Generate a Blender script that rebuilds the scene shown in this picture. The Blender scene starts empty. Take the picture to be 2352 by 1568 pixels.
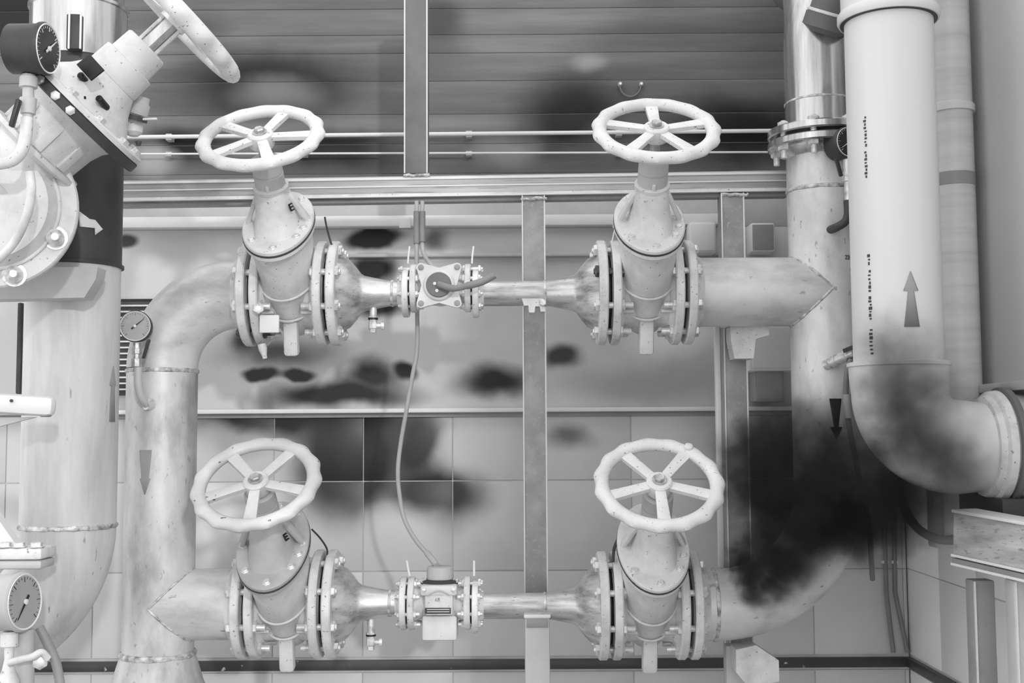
import bpy, bmesh, math, random
from mathutils import Vector, Matrix
random.seed(4)
sc = bpy.context.scene
col = sc.collection
V = Vector
# ------------------------------------------------------------------ camera
F, DIST, ZC = 2760.0, 2.76, 1.60          # focal length in px (2352 wide), distance to the valve plane, lens height
PITCH, ROLL = math.atan(211 / F), -0.006
cd = bpy.data.cameras.new('camera'); cam = bpy.data.objects.new('camera', cd); col.objects.link(cam)
cd.sensor_width = 36; cd.lens = 36 * F / 2352; cd.clip_start = .02; cd.clip_end = 60
CL = V((0, -DIST, ZC))
CM = Matrix.Rotation(math.pi / 2 + PITCH, 3, 'X') @ Matrix.Rotation(ROLL, 3, 'Z')
cam.matrix_world = Matrix.Translation(CL) @ CM.to_4x4()
sc.camera = cam
# ------------------------------------------------------------------ light
w = bpy.data.worlds.new('hall_light'); sc.world = w; w.use_nodes = True
bg = w.node_tree.nodes['Background']; bg.inputs[0].default_value = (1, 1, 1, 1); bg.inputs[1].default_value = 1.46
sd = bpy.data.lights.new('key_light', 'SUN'); sd.energy = 0.85; sd.angle = math.radians(2.5)
so = bpy.data.objects.new('key_light', sd); col.objects.link(so)
so.rotation_euler = V((-.34, 1.0, -.27)).to_track_quat('-Z', 'Y').to_euler()
so.location = (2, -5, 4)
vs = sc.view_settings
vs.view_transform = 'Standard'; vs.look = 'None'; vs.exposure = 0.0; vs.gamma = 1; vs.use_curve_mapping = False

def P(px, py, Y=0.0):
    d = CM @ V(((px - 1176) / F, -(py - 784) / F, -1))
    return CL + d * ((Y + DIST) / d.y)
def S(Y=0.0): return (Y + DIST) / F
def lin(v):
    v /= 255.0
    return v / 12.92 if v < .04045 else ((v + .055) / 1.055) ** 2.4
X, Yv, Z = V((1, 0, 0)), V((0, 1, 0)), V((0, 0, 1))

# ------------------------------------------------------------------ materials
def mat(name, val, rough=.45, metal=0., lo=None, hi=None, scale=9, stretch=(1, 1, 1), fleck=0., fleckv=90, bump=0.0, spec=.4, coat=0):
    m = bpy.data.materials.new(name); m.use_nodes = True
    nt = m.node_tree; b = nt.nodes['Principled BSDF']
    b.inputs['Roughness'].default_value = rough; b.inputs['Metallic'].default_value = metal
    b.inputs['Specular IOR Level'].default_value = spec; b.inputs['Coat Weight'].default_value = coat
    N = nt.nodes.new; L = nt.links.new
    if lo is None: lo = val - 12
    if hi is None: hi = val + 8
    tc = N('ShaderNodeTexCoord'); mp = N('ShaderNodeMapping'); mp.inputs['Scale'].default_value = stretch
    L(tc.outputs['Object'], mp.inputs['Vector'])
    n = N('ShaderNodeTexNoise'); n.inputs['Scale'].default_value = scale; n.inputs['Detail'].default_value = 6; n.inputs['Roughness'].default_value = .6
    L(mp.outputs[0], n.inputs['Vector'])
    r = N('ShaderNodeValToRGB')
    e = r.color_ramp.elements
    e[0].position = .32; e[1].position = .68
    e[0].color = (lin(lo),) * 3 + (1,); e[1].color = (lin(hi),) * 3 + (1,)
    k = e.new(.5); k.color = (lin(val),) * 3 + (1,)
    L(n.outputs[0], r.inputs[0])
    out = r.outputs[0]
    if fleck > 0:
        n2 = N('ShaderNodeTexNoise'); n2.inputs['Scale'].default_value = scale * 9; n2.inputs['Detail'].default_value = 3
        L(mp.outputs[0], n2.inputs['Vector'])
        mr = N('ShaderNodeMapRange'); mr.inputs[1].default_value = .70 - fleck * .2; mr.inputs[2].default_value = .74 - fleck * .2
        L(n2.outputs[0], mr.inputs[0])
        mx = N('ShaderNodeMix'); mx.data_type = 'RGBA'
        L(mr.outputs[0], mx.inputs['Factor']); L(out, mx.inputs['A']); mx.inputs['B'].default_value = (lin(fleckv),) * 3 + (1,)
        out = mx.outputs['Result']
    L(out, b.inputs['Base Color'])
    if bump > 0:
        bp = N('ShaderNodeBump'); bp.inputs['Strength'].default_value = bump; bp.inputs['Distance'].default_value = .004
        n3 = N('ShaderNodeTexNoise'); n3.inputs['Scale'].default_value = scale * 6; n3.inputs['Detail'].default_value = 4
        L(mp.outputs[0], n3.inputs['Vector'])
        L(n3.outputs[0], bp.inputs['Height']); L(bp.outputs[0], b.inputs['Normal'])
    return m

def painted_shade_mat(name, val, shade_blobs, lo=None, hi=None, rough=.6, streak=(1, 1, 1), nscale=3.0, warp=.045):
    """wall paint with soft shade and light painted into its colour: each blob = (centre, half-width, half-height, srgb value, softness)"""
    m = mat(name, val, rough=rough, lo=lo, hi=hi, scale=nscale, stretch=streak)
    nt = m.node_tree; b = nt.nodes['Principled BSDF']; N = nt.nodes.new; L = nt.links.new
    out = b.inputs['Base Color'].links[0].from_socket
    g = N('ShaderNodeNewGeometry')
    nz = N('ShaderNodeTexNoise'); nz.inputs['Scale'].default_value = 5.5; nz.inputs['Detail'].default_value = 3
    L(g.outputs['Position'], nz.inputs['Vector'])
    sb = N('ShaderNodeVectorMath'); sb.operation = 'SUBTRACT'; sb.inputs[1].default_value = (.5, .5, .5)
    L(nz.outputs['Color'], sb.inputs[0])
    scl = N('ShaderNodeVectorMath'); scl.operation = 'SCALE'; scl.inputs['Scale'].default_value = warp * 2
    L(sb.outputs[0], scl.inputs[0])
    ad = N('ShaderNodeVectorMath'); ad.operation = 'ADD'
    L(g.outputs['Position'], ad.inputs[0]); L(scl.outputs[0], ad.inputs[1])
    for (c, hw, hh, v, soft) in shade_blobs:
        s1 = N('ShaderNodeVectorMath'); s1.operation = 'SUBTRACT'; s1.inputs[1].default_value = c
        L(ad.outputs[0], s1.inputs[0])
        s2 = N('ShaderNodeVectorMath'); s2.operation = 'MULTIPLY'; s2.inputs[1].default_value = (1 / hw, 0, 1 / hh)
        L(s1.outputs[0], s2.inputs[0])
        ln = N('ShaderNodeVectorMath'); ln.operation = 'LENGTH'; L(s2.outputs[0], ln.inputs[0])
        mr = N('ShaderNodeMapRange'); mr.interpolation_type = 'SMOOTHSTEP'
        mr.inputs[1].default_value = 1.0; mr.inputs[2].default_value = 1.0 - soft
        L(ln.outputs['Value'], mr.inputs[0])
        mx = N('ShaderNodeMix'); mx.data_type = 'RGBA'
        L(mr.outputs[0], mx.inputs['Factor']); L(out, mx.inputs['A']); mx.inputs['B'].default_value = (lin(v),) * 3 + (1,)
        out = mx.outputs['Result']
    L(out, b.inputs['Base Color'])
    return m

M = {}
M['cast'] = mat('pale_cast_paint', 216, rough=.55, lo=198, hi=226, scale=14, fleck=.12, fleckv=150, bump=.06)
M['cast_shaded'] = mat('shaded_cast_paint', 176, rough=.45, lo=160, hi=196, scale=8)  # pale cast paint with a shaded tone put into its colour
M['flange'] = mat('pale_flange_steel', 216, rough=.45, lo=190, hi=232, scale=16, fleck=.18, fleckv=140)
M['wheel'] = mat('pale_wheel_paint', 224, rough=.45, lo=212, hi=232, scale=18, fleck=.16, fleckv=120, bump=.08)
M['wheel_shaded'] = mat('shaded_wheel_paint', 200, rough=.35, lo=178, hi=222, scale=7, fleck=.08)  # wheel paint darkened in colour to stand for shading
M['collar'] = mat('grey_collar_plastic', 190, rough=.5, lo=180, hi=198)
M['pipe'] = mat('mottled_steel_pipe', 208, rough=.40, metal=.15, lo=158, hi=232, scale=10, stretch=(1, 1, .45), fleck=.15, fleckv=170, bump=.05)
M['pipe_h'] = mat('mottled_steel_pipe_run', 213, rough=.40, metal=.15, lo=168, hi=232, scale=8, stretch=(.5, 1, 1), fleck=.1, fleckv=170, bump=.05)
M['galv'] = mat('galvanised_tube', 205, rough=.32, metal=.55, lo=140, hi=235, scale=16, stretch=(.35, 1, 2.2), fleck=.2, fleckv=140)
M['chrome'] = mat('bright_steel', 200, rough=.18, metal=.85, lo=150, hi=240, scale=10, stretch=(2.2, 2.2, .15))
M['bolt'] = mat('pale_bolt_steel', 222, rough=.35, metal=.4, lo=170, hi=240, scale=60)
M['bolt_dark'] = mat('dark_bolt_steel', 70, rough=.4, metal=.3, lo=40, hi=150, scale=60)
M['gasket'] = mat('dark_gasket', 70, rough=.7)
M['weld'] = mat('weld_bead', 196, rough=.5, metal=.3, lo=120, hi=235, scale=60, bump=.3)
M['black'] = mat('black_plastic', 52, rough=.4)
M['jet'] = mat('jet_black', 24, rough=.4)
M['dark'] = mat('dark_grey_paint', 66, rough=.5)
M['midgrey'] = mat('mid_grey_paint', 150, rough=.5, lo=138, hi=160, scale=6)
M['lightgrey'] = mat('light_grey_paint', 190, rough=.5, lo=182, hi=198)
M['frame'] = mat('frame_steel', 176, rough=.5, metal=.1, lo=140, hi=206, scale=6, stretch=(.12, 1, 4), fleck=.5, fleckv=150)
M['post'] = mat('post_steel', 152, rough=.5, lo=138, hi=172, scale=12, fleck=.4, fleckv=165)
M['post_dark'] = mat('post_dark_steel', 108, rough=.5, lo=98, hi=124, scale=5)
M['plastic'] = mat('white_plastic_pipe', 222, rough=.33, lo=214, hi=228, scale=2, stretch=(4, 4, .2))
M['plastic2'] = mat('milky_plastic_pipe', 212, rough=.4, lo=196, hi=222, scale=7, stretch=(.3, .3, 4))
M['white'] = mat('white_trim', 226, rough=.5, lo=222, hi=230)
M['grout'] = mat('pale_grout', 200, rough=.8, lo=190, hi=210)
M['border'] = mat('dark_border_tile', 66, rough=.35, lo=58, hi=78, scale=4, fleck=.06, fleckv=200)
M['hose'] = mat('grey_rubber_hose', 128, rough=.5, lo=116, hi=140)
M['hose_dark'] = mat('dark_rubber_hose', 78, rough=.5)
M['cable'] = mat('grey_cable', 172, rough=.5)
M['sticker'] = mat('grey_sticker', 158, rough=.6)
M['dial'] = mat('grey_dial', 170, rough=.5, lo=160, hi=178)
M['dial_dark'] = mat('dark_dial', 48, rough=.4)
M['bigpipe'] = mat('big_pipe_paint', 204, rough=.4, lo=170, hi=224, scale=4, stretch=(2, 2, .35), fleck=.05, fleckv=150, bump=.04)
M['brass'] = mat('pale_brass', 178, rough=.35, metal=.5, lo=150, hi=225, scale=40)
M['floor'] = mat('floor_screed', 120, rough=.7)

# ------------------------------------------------------------------ mesh tools
def frame(a, ref=None):
    a = a.normalized()
    ref = ref or (Z if abs(a.z) < .9 else Yv)
    u = (ref - a * ref.dot(a)).normalized()
    return u, a.cross(u).normalized()

class MB:
    def __init__(s): s.v = []; s.f = []
    def add(s, vs, fs):
        o = len(s.v); s.v += [V(p) for p in vs]; s.f += [tuple(i + o for i in f) for f in fs]; return s
    def loft(s, rings, caps=True, closed=False):
        n = len(rings[0]); vs = [p for r in rings for p in r]; fs = []
        k = len(rings)
        for i in range(k if closed else k - 1):
            a, b = i * n, ((i + 1) % k) * n
            for j in range(n):
                q = (j + 1) % n
                fs.append((a + j, a + q, b + q, b + j))
        if caps and not closed:
            fs.append(tuple(reversed(range(n)))); fs.append(tuple(range((k - 1) * n, k * n)))
        return s.add(vs, fs)
    def lathe(s, o, axis, prof, n=32, ref=None, caps=True):
        u, v = frame(axis, ref); a = axis.normalized()
        return s.loft([[o + a * h + (u * math.cos(2 * math.pi * j / n) + v * math.sin(2 * math.pi * j / n)) * max(r, 1e-4) for j in range(n)] for h, r in prof], caps)
    def ell(s, o, axis, ex, ey, prof, n=36):
        return s.loft([[o + axis * h + ex * (rx * math.cos(2 * math.pi * j / n)) + ey * (ry * math.sin(2 * math.pi * j / n)) for j in range(n)] for h, rx, ry in prof])
    def tube(s, pts, r, n=16, caps=True):
        k = len(pts); rs = r if isinstance(r, (list, tuple)) else [r] * k
        rings = []; u = None
        for i, p in enumerate(pts):
            t = (pts[min(i + 1, k - 1)] - pts[max(i - 1, 0)]).normalized()
            if u is None: u, v = frame(t)
            else:
                u = (u - t * u.dot(t)).normalized(); v = t.cross(u)
            rings.append([p + (u * math.cos(2 * math.pi * j / n) + v * math.sin(2 * math.pi * j / n)) * rs[i] for j in range(n)])
        return s.loft(rings, caps)
    def box(s, c, dx, dy, dz, ax=None, bev=0.0):
        ax = ax or (X, Yv, Z)
        b = bmesh.new(); bmesh.ops.create_cube(b, size=1)
        for q in b.verts: q.co = V((q.co.x * dx, q.co.y * dy, q.co.z * dz))
        if bev > 0: bmesh.ops.bevel(b, geom=b.edges[:], offset=min(bev, .45 * min(dx, dy, dz)), segments=2, affect='EDGES', profile=.5)
        b.verts.index_update()
        s.add([c + ax[0] * q.co.x + ax[1] * q.co.y + ax[2] * q.co.z for q in b.verts], [tuple(q.index for q in f.verts) for f in b.faces])
        b.free(); return s
    def bar(s, a, b, wd, th, up=Z, bev=0.002):
        d = (b - a); L_ = d.length; d.normalize(); u, v = frame(d, up)
        return s.box((a + b) / 2, L_, th, wd, (d, v, u), bev)
    def prism(s, poly, o, ex, ey, th):
        nrm = ex.cross(ey).normalized(); n = len(poly)
        a = [o + ex * x + ey * y + nrm * th / 2 for x, y in poly]; b = [o + ex * x + ey * y - nrm * th / 2 for x, y in poly]
        return s.loft([b, a])
    def build(s, name, m, parent=None, loc=None, smooth=True, angle=38, mesh=None):
        org = parent_world(parent) if parent else (V(loc) if loc is not None else base(s.v))
        me = bpy.data.meshes.new(name)
        me.from_pydata([tuple(p - org) for p in s.v], [], s.f); me.validate(); me.update()
        bm = bmesh.new(); bm.from_mesh(me); bmesh.ops.recalc_face_normals(bm, faces=bm.faces); bm.to_mesh(me); bm.free()
        if smooth:
            me.polygons.foreach_set('use_smooth', [True] * len(me.polygons)); me.set_sharp_from_angle(angle=math.radians(angle))
        me.materials.append(M[m] if isinstance(m, str) else m)
        o = bpy.data.objects.new(name, me); col.objects.link(o)
        if parent: o.parent = parent
        else: o.location = org
        return o
WPOS = {}
def parent_world(o):
    p = V((0, 0, 0))
    while o: p = p + o.location; o = o.parent
    return p
def base(vs):
    xs = [p.x for p in vs]; ys = [p.y for p in vs]; zs = [p.z for p in vs]
    return V(((min(xs) + max(xs)) / 2, (min(ys) + max(ys)) / 2, min(zs)))
def tag(o, label, cat, group=None, kind=None):
    o['label'] = label; o['category'] = cat
    if group: o['group'] = group
    if kind: o['kind'] = kind
    return o
def thing(name, label, cat, loc, group=None):
    o = bpy.data.objects.new(name, None); col.objects.link(o); o.location = loc; o.empty_display_size = .05
    return tag(o, label, cat, group)
def struct(o): o['kind'] = 'structure'; return o
def inst(name, me, parent, pos, rot=None):
    o = bpy.data.objects.new(name, me); col.objects.link(o); o.parent = parent; o.location = pos - parent_world(parent)
    if rot is not None: o.rotation_euler = rot
    return o
def proto(mb, name, m):
    o = mb.build(name, m, loc=(0, 0, 0)); me = o.data; bpy.data.objects.remove(o); return me
def arc(c, a, b, r, t0, t1, n):
    return [c + (a * math.cos(t0 + (t1 - t0) * i / n) + b * math.sin(t0 + (t1 - t0) * i / n)) * r for i in range(n + 1)]
def spline(pts, n=8):
    q = [pts[0] * 2 - pts[1]] + list(pts) + [pts[-1] * 2 - pts[-2]]; out = []
    for i in range(1, len(q) - 2):
        for j in range(n):
            t = j / n; a, b, c, d = q[i - 1], q[i], q[i + 1], q[i + 2]
            out.append(.5 * ((2 * b) + (c - a) * t + (2 * a - 5 * b + 4 * c - d) * t * t + (3 * b - a - 3 * c + d) * t ** 3))
    return out + [pts[-1]]
def text(txt, parent, pos, size, ex, ey, m, name='lettering', ext=.0006):
    cu = bpy.data.curves.new(name, 'FONT'); cu.body = txt; cu.size = size; cu.align_x = 'CENTER'; cu.align_y = 'CENTER'; cu.extrude = ext; cu.resolution_u = 2
    t = bpy.data.objects.new('tmp', cu); col.objects.link(t)
    bpy.context.view_layer.update()
    me = bpy.data.meshes.new_from_object(t.evaluated_get(bpy.context.evaluated_depsgraph_get()))
    bpy.data.objects.remove(t); bpy.data.curves.remove(cu)
    me.name = name; me.materials.clear(); me.materials.append(M[m])
    o = bpy.data.objects.new(name, me); col.objects.link(o); o.parent = parent
    ez = ex.cross(ey)
    R = Matrix((ex, ey, ez)).transposed()
    o.matrix_local = Matrix.Translation(pos - parent_world(parent)) @ R.to_4x4()
    return o
def patch(axis_o, R, rows, parent, m, name, px0=None, th0=None, nc=8, lift=.0012):
    """flat sticker bent round a vertical pipe: rows = [(z, centre arc, half width)]"""
    f = CL - axis_o; f.z = 0; f.normalize(); rt = V((-f.y, f.x, 0))
    mb = MB(); rings = []
    for (z, c, hw) in rows:
        r = []
        for j in range(nc + 1):
            th = (c + hw * (2 * j / nc - 1)) / R
            r.append(V((axis_o.x, axis_o.y, 0)) + (f * math.cos(th) + rt * math.sin(th)) * (R + lift) + Z * z)
        rings.append(r)
    vs = [p for r in rings for p in r]; fs = []
    for i in range(len(rings) - 1):
        for j in range(nc):
            a = i * (nc + 1) + j; fs.append((a, a + 1, a + nc + 2, a + nc + 1))
    mb.add(vs, fs)
    o = mb.build(name, m, parent)
    md = o.modifiers.new('thick', 'SOLIDIFY'); md.thickness = .0008; md.offset = 0
    return o
def arrow_rows(z0, z1, zh, w0, w1, wh, c=0.0):
    """tapered shaft from z0 (half width w0) to zh (w1), head half width wh to the tip z1"""
    d = 1 if z1 > z0 else -1
    return [(z0, c, w0), (zh, c, w1), (zh + d * .0004, c, wh), (z1, c, .0006)]

# ------------------------------------------------------------------ shared small meshes
def bolt_mesh(name, m, r=.0075, head=.011, lo=-.036, hi=.052, half=.023):
    mb = MB()
    mb.lathe(V((0, 0, 0)), X, [(lo, r * .8), (lo + .002, r), (hi - .002, r), (hi, r * .8)], 10)
    mb.lathe(V((-half, 0, 0)), X, [(-head * .9, head * 1.05), (-head * .75, head * 1.25), (0, head * 1.25)], 6)
    mb.lathe(V((half, 0, 0)), X, [(0, head * 1.25), (head * .75, head * 1.25), (head * .95, head * 1.05)], 6)
    return proto(mb, name, m)
BOLT = bolt_mesh('bolt', 'bolt'); BOLTD = bolt_mesh('bolt', 'bolt_dark')
SBOLT = bolt_mesh('bolt', 'bolt', r=.0045, head=.0065, lo=-.026, hi=.03, half=.0155)
def hexcap_mesh(s, m='bolt'):
    return proto(MB().lathe(V((0, 0, 0)), Z, [(0, s * 1.7), (.0015, s * 1.7), (.0018, s * 1.2), (s * .9, s * 1.2), (s * 1.05, s)], 6), 'bolt', m)
CAP = hexcap_mesh(.009)
CAPS = hexcap_mesh(.006)

# ------------------------------------------------------------------ setting: walls, tiles, trims
YW = .40                                    # tile face of the back wall
sW = S(YW)
TS = 204 * sW                               # tile pitch
corner = P(2088, 1505, YW)
XR = corner.x
zstrip_top = P(1176, 1511, YW).z; zstrip_bot = P(1176, 1537, YW).z
zj = [P(1176, y, YW).z for y in (955, 1103, 1310)]
zledge = P(1176, 940, YW).z
zbeam = P(1176, 430, YW).z
ztop = 3.3
XL = -2.6
shade_blob = lambda px, py, rx, ry, v, soft, Y=YW: (tuple(P(px, py, Y)), rx * S(Y), ry * S(Y), v, soft)
tile_mat = painted_shade_mat('glazed_wall_tile', 202, [  # tile colour carries painted dark and light patches that imitate shading
    shade_blob(650, 960, 330, 75, 42, .7), shade_blob(800, 1060, 190, 200, 40, .6), shade_blob(820, 965, 150, 70, 10, .8), shade_blob(1000, 1130, 160, 120, 40, .7), shade_blob(960, 1010, 110, 120, 42, .7),
    shade_blob(1110, 1030, 125, 85, 206, .6), shade_blob(930, 1230, 170, 90, 206, .8), shade_blob(560, 1010, 130, 50, 170, .8),
    shade_blob(1310, 1000, 90, 40, 108, .9), shade_blob(1830, 1110, 230, 260, 60, .75),
    shade_blob(490, 1190, 70, 140, 228, .6)],
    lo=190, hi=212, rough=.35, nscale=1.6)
upper_mat = painted_shade_mat('panel_paint', 104, [  # cloudy shading of the upper panels is put into their colour
    shade_blob(620, 190, 360, 130, 10, .8), shade_blob(640, 215, 150, 60, 110, .9), shade_blob(430, 330, 150, 75, 10, .8), shade_blob(770, 350, 190, 85, 8, .8),
    shade_blob(1310, 270, 180, 150, 12, .8), shade_blob(1690, 300, 330, 120, 14, .8), shade_blob(1160, 345, 110, 60, 140, .8), shade_blob(350, 370, 90, 50, 165, .8),
    shade_blob(1000, 120, 120, 100, 92, .8), shade_blob(1350, 140, 60, 40, 150, .9), shade_blob(430, 60, 140, 60, 80, .8), shade_blob(30, 30, 90, 110, 6, .5), shade_blob(1010, 40, 90, 90, 60, .8)],
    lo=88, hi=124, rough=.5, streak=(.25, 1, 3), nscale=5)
mid_mat = painted_shade_mat('plaster_paint', 204, [  # shadows and bright areas behind the pipes painted into the plaster
    shade_blob(860, 552, 90, 34, 36, .5), shade_blob(860, 620, 90, 45, 26, .7), shade_blob(1000, 560, 60, 40, 110, .9), shade_blob(880, 700, 100, 40, 22, .7),
    shade_blob(640, 810, 190, 60, 84, .9), shade_blob(605, 858, 62, 20, 52, .5), shade_blob(690, 858, 50, 20, 52, .5), shade_blob(560, 780, 60, 40, 60, .8), shade_blob(770, 910, 260, 50, 44, .7), shade_blob(850, 860, 120, 60, 46, .8),
    shade_blob(930, 845, 32, 32, 34, .6), shade_blob(1140, 880, 150, 55, 40, .8), shade_blob(1290, 825, 70, 45, 66, .7),
    shade_blob(1200, 590, 160, 60, 190, .8), shade_blob(1560, 770, 180, 70, 236, .8), shade_blob(1480, 880, 260, 70, 168, .8), shade_blob(400, 560, 140, 60, 180, .8), shade_blob(290, 550, 30, 25, 60, .6)],
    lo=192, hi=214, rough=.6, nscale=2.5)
# back wall core (grout) and its surface pieces
wb = struct(MB().box(V(((XL + XR) / 2, YW + .0515, ztop / 2)), XR - XL, .10, ztop).build('wall_back', 'grout'))
def surf(x0, x1, z0, z1, name, m, th=.012, y=YW, bev=.0015, par=wb):
    return MB().box(V(((x0 + x1) / 2, y + th / 2 - .002, (z0 + z1) / 2)), x1 - x0, th, z1 - z0, bev=bev).build(name, m, par)
gap = .0028
cols_ = [P(1040, 1200, YW).x + TS * k for k in range(-10, 6)]
zrows = [(zj[1], zj[0]), (zj[2], zj[1]), (zstrip_top + .004, zj[2])]
zz = zstrip_bot - .004
while zz > .02:
    zrows.append((max(zz - TS, 0.0), zz)); zz -= TS
tiles_cache = {}
for (z0, z1) in zrows:
    for i, x0 in enumerate(cols_):
        x1 = x0 + TS
        if x0 > XR - .01: break
        x1 = min(x1, XR)
        key = (round(x1 - x0, 3), round(z1 - z0, 3))
        c = V(((x0 + x1) / 2, YW + .003, (z0 + z1) / 2))
        if key not in tiles_cache:
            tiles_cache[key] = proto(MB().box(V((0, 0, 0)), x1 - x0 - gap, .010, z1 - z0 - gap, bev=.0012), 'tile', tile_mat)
        inst('tile', tiles_cache[key], wb, c)
# plain plaster between ledge and beam, panels above
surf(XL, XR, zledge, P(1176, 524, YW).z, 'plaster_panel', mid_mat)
surf(XL, XR, P(1176, 524, YW).z, P(1176, 455, YW).z, 'plaster_panel', mat('band_paint', 186, rough=.6), th=.010)
zs = [P(1176, y, YW).z for y in (455, 398, 330, 262, 186, 122, 80, 20, -60, -150, -260)]
for a, b_ in zip(zs[:-1], zs[1:]):
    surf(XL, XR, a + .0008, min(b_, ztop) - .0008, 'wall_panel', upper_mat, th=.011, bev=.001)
# trims
t1 = struct(MB().box(V(((XL + XR) / 2, YW - .004, (zstrip_top + zstrip_bot) / 2)), XR - XL, .014, zstrip_top - zstrip_bot - .004, bev=.001).build('trim_1', 'border'))
t3 = struct(MB().box(V(((XL + XR) / 2, YW - .016, zledge - .002)), XR - XL, .036, .011, bev=.002).build('trim_3', 'white'))
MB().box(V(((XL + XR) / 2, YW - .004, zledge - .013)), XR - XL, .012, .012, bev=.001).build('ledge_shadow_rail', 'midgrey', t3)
# right wall
wr = struct(MB().box(V((XR + .0545, -1.3, ztop / 2)), .10, 3.5, ztop).build('wall_right', 'grout'))
rw_mat = painted_shade_mat('right_wall_tile', 240, [], lo=232, hi=246, rough=.4, nscale=1.5)
zled_r = P(2300, 893, -.2).z
for (z0, z1) in zrows:
    for k in range(15):
        y1 = YW - TS * k; y0 = y1 - TS
        key = ('r', round(z1 - z0, 3))
        if key not in tiles_cache:
            tiles_cache[key] = proto(MB().box(V((0, 0, 0)), .010, TS - gap, z1 - z0 - gap, bev=.0012), 'tile', rw_mat)
        inst('tile', tiles_cache[key], wr, V((XR + .006, (y0 + y1) / 2, (z0 + z1) / 2)))
MB().box(V((XR + .006, -1.3, (zj[0] + ztop) / 2 + .002)), .012, 3.4, ztop - zj[0] - .004, bev=.001).build('wall_panel', mat('right_panel_paint', 206, rough=.6, lo=200, hi=212, scale=2), wr)
struct(MB().box(V((XR - .002, -1.3 - .01, (zstrip_top + zstrip_bot) / 2)), .014, 3.4, zstrip_top - zstrip_bot - .004, bev=.001).build('trim_2', 'border'))
tr4 = struct(MB().box(V((XR - .012, -1.35, zled_r)), .04, 3.3, .018, bev=.002).build('trim_4', 'lightgrey'))
struct(MB().box(V((-.8, -2.2, -.02)), 6.0, 5.4, .04).build('floor', 'floor'))

# ------------------------------------------------------------------ frame behind the pipes
YF = .13
fr = thing('support_frame', 'welded grey steel support frame, long channel beam with posts behind the valves', 'frame', V((0, YF, 0)))
bl, brt = P(262, 443, YF), P(1806, 419, YF)
bd = (brt - bl).normalized(); hB = 50 * S(YF)
upb = (Z - bd * Z.dot(bd)).normalized(); fb = V((0, -1, 0))
mb = MB().box((bl + brt) / 2, (brt - bl).length, .045, hB, (bd, Yv, upb), .004)
beam = mb.build('beam', 'frame', fr)
for dz, hh, dy in ((.0, .0035, .024), (.36, .006, .0245), (-.40, .007, .0245), (-.47, .004, .028)):
    MB().box((bl + brt) / 2 + upb * hB * dz + fb * dy, (brt - bl).length - .002, .003, hh, (bd, Yv, upb), .001).build('beam_lip', 'white' if hh < .0065 else 'flange', beam)
MB().box((bl + brt) / 2 - upb * hB * .60 + V((0, .004, 0)), (brt - bl).length, .03, .010, (bd, Yv, upb), .002).build('beam_flange', 'midgrey', beam)
def post(px, w_px, y0, y1, Y, m, name='post', par=fr, d=None):
    top, bot = P(px, y0, Y), P(px, y1, Y); xm = P(px, (y0 + y1) / 2, Y).x
    wd = w_px * S(Y)
    o = MB().box(V((xm, Y, (top.z + bot.z) / 2)), wd, d or wd * .9, top.z - bot.z, bev=.004).build(name, m, par)
    for s in (-1, 1):   # bright rolled edge on either side
        MB().box(V((xm + s * wd * .47, Y - (d or wd * .9) / 2 - .0005, (top.z + bot.z) / 2)), .0035, .003, top.z - bot.z - .002, bev=.0008).build('post_edge', 'white', o)
    return o
post(1228, 54, 452, 1395, YF, 'post')
post(1689, 54, 446, 1560, YF, 'post')
post(957, 55, -40, 404, YF + .02, 'post_dark')
for px, py in ((1226, 456), (1689, 447), (957, 402)):
    mb = MB(); a = P(px - 30, py, YF - .027); b_ = P(px + 30, py, YF - .027)
    mb.tube([a.lerp(b_, i / 10) + V((0, 0, random.uniform(-.002, .002))) for i in range(11)], [.004 + random.uniform(-.001, .001) for i in range(11)], 8)
    mb.build('weld_seam', 'weld', fr)
# slim upright strip beside the second post
x0 = P(1662, 1020, YF - .035)
tag(MB().box(V((x0.x, YF + .03, (P(1660, 742, YF).z + P(1670, 1306, YF).z) / 2)), .013, .02, P(1660, 742, YF).z - P(1670, 1306, YF).z, bev=.002).build('upright_strip', 'white'),
    'slim white upright strip standing beside the steel post next to the right wheels', 'strip')

# conduits and duct on the back wall
for (yl, yr, r, lab) in ((316, 299, .0055, 'thick pale conduit running along the dark panels, the upper of two'), (354, 349, .0028, 'thin pale conduit running along the dark panels, the lower of two')):
    a, b_ = P(180, yl, YW - .03), P(1905, yr, YW - .03)
    root = tag(MB().tube([a, a.lerp(b_, .5), b_], r, 12).build('conduit', 'white'), lab, 'conduit')
    for t in (.12, .3, .52, .72, .93):
        p = a.lerp(b_, t)
        MB().box(p + V((0, .015, 0)), .016, .030, r * 2 + .006, bev=.001).build('clip', 'lightgrey', root)
a, b_ = P(262, 512, YW - .02), P(1650, 506, YW - .02)
duct = tag(MB().box((a + b_) / 2, b_.x - a.x, .034, 25 * S(YW), (X, Yv, Z), .003).build('cable_duct', 'white'), 'long white cable duct on the wall below the channel beam', 'cable duct')
for px in (930, 1420):
    MB().box(P(px, 510, YW - .039), 26 * S(YW), .004, 27 * S(YW), bev=.001).build('joint_cover', 'white', duct)
a, b_ = P(790, 588, YW - .01), P(1660, 583, YW - .01)
tag(MB().box((a + b_) / 2, b_.x - a.x, .02, .009, bev=.002).build('wall_rail', 'lightgrey'), 'thin grey wall rail behind the upper flow pipe', 'rail')
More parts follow.
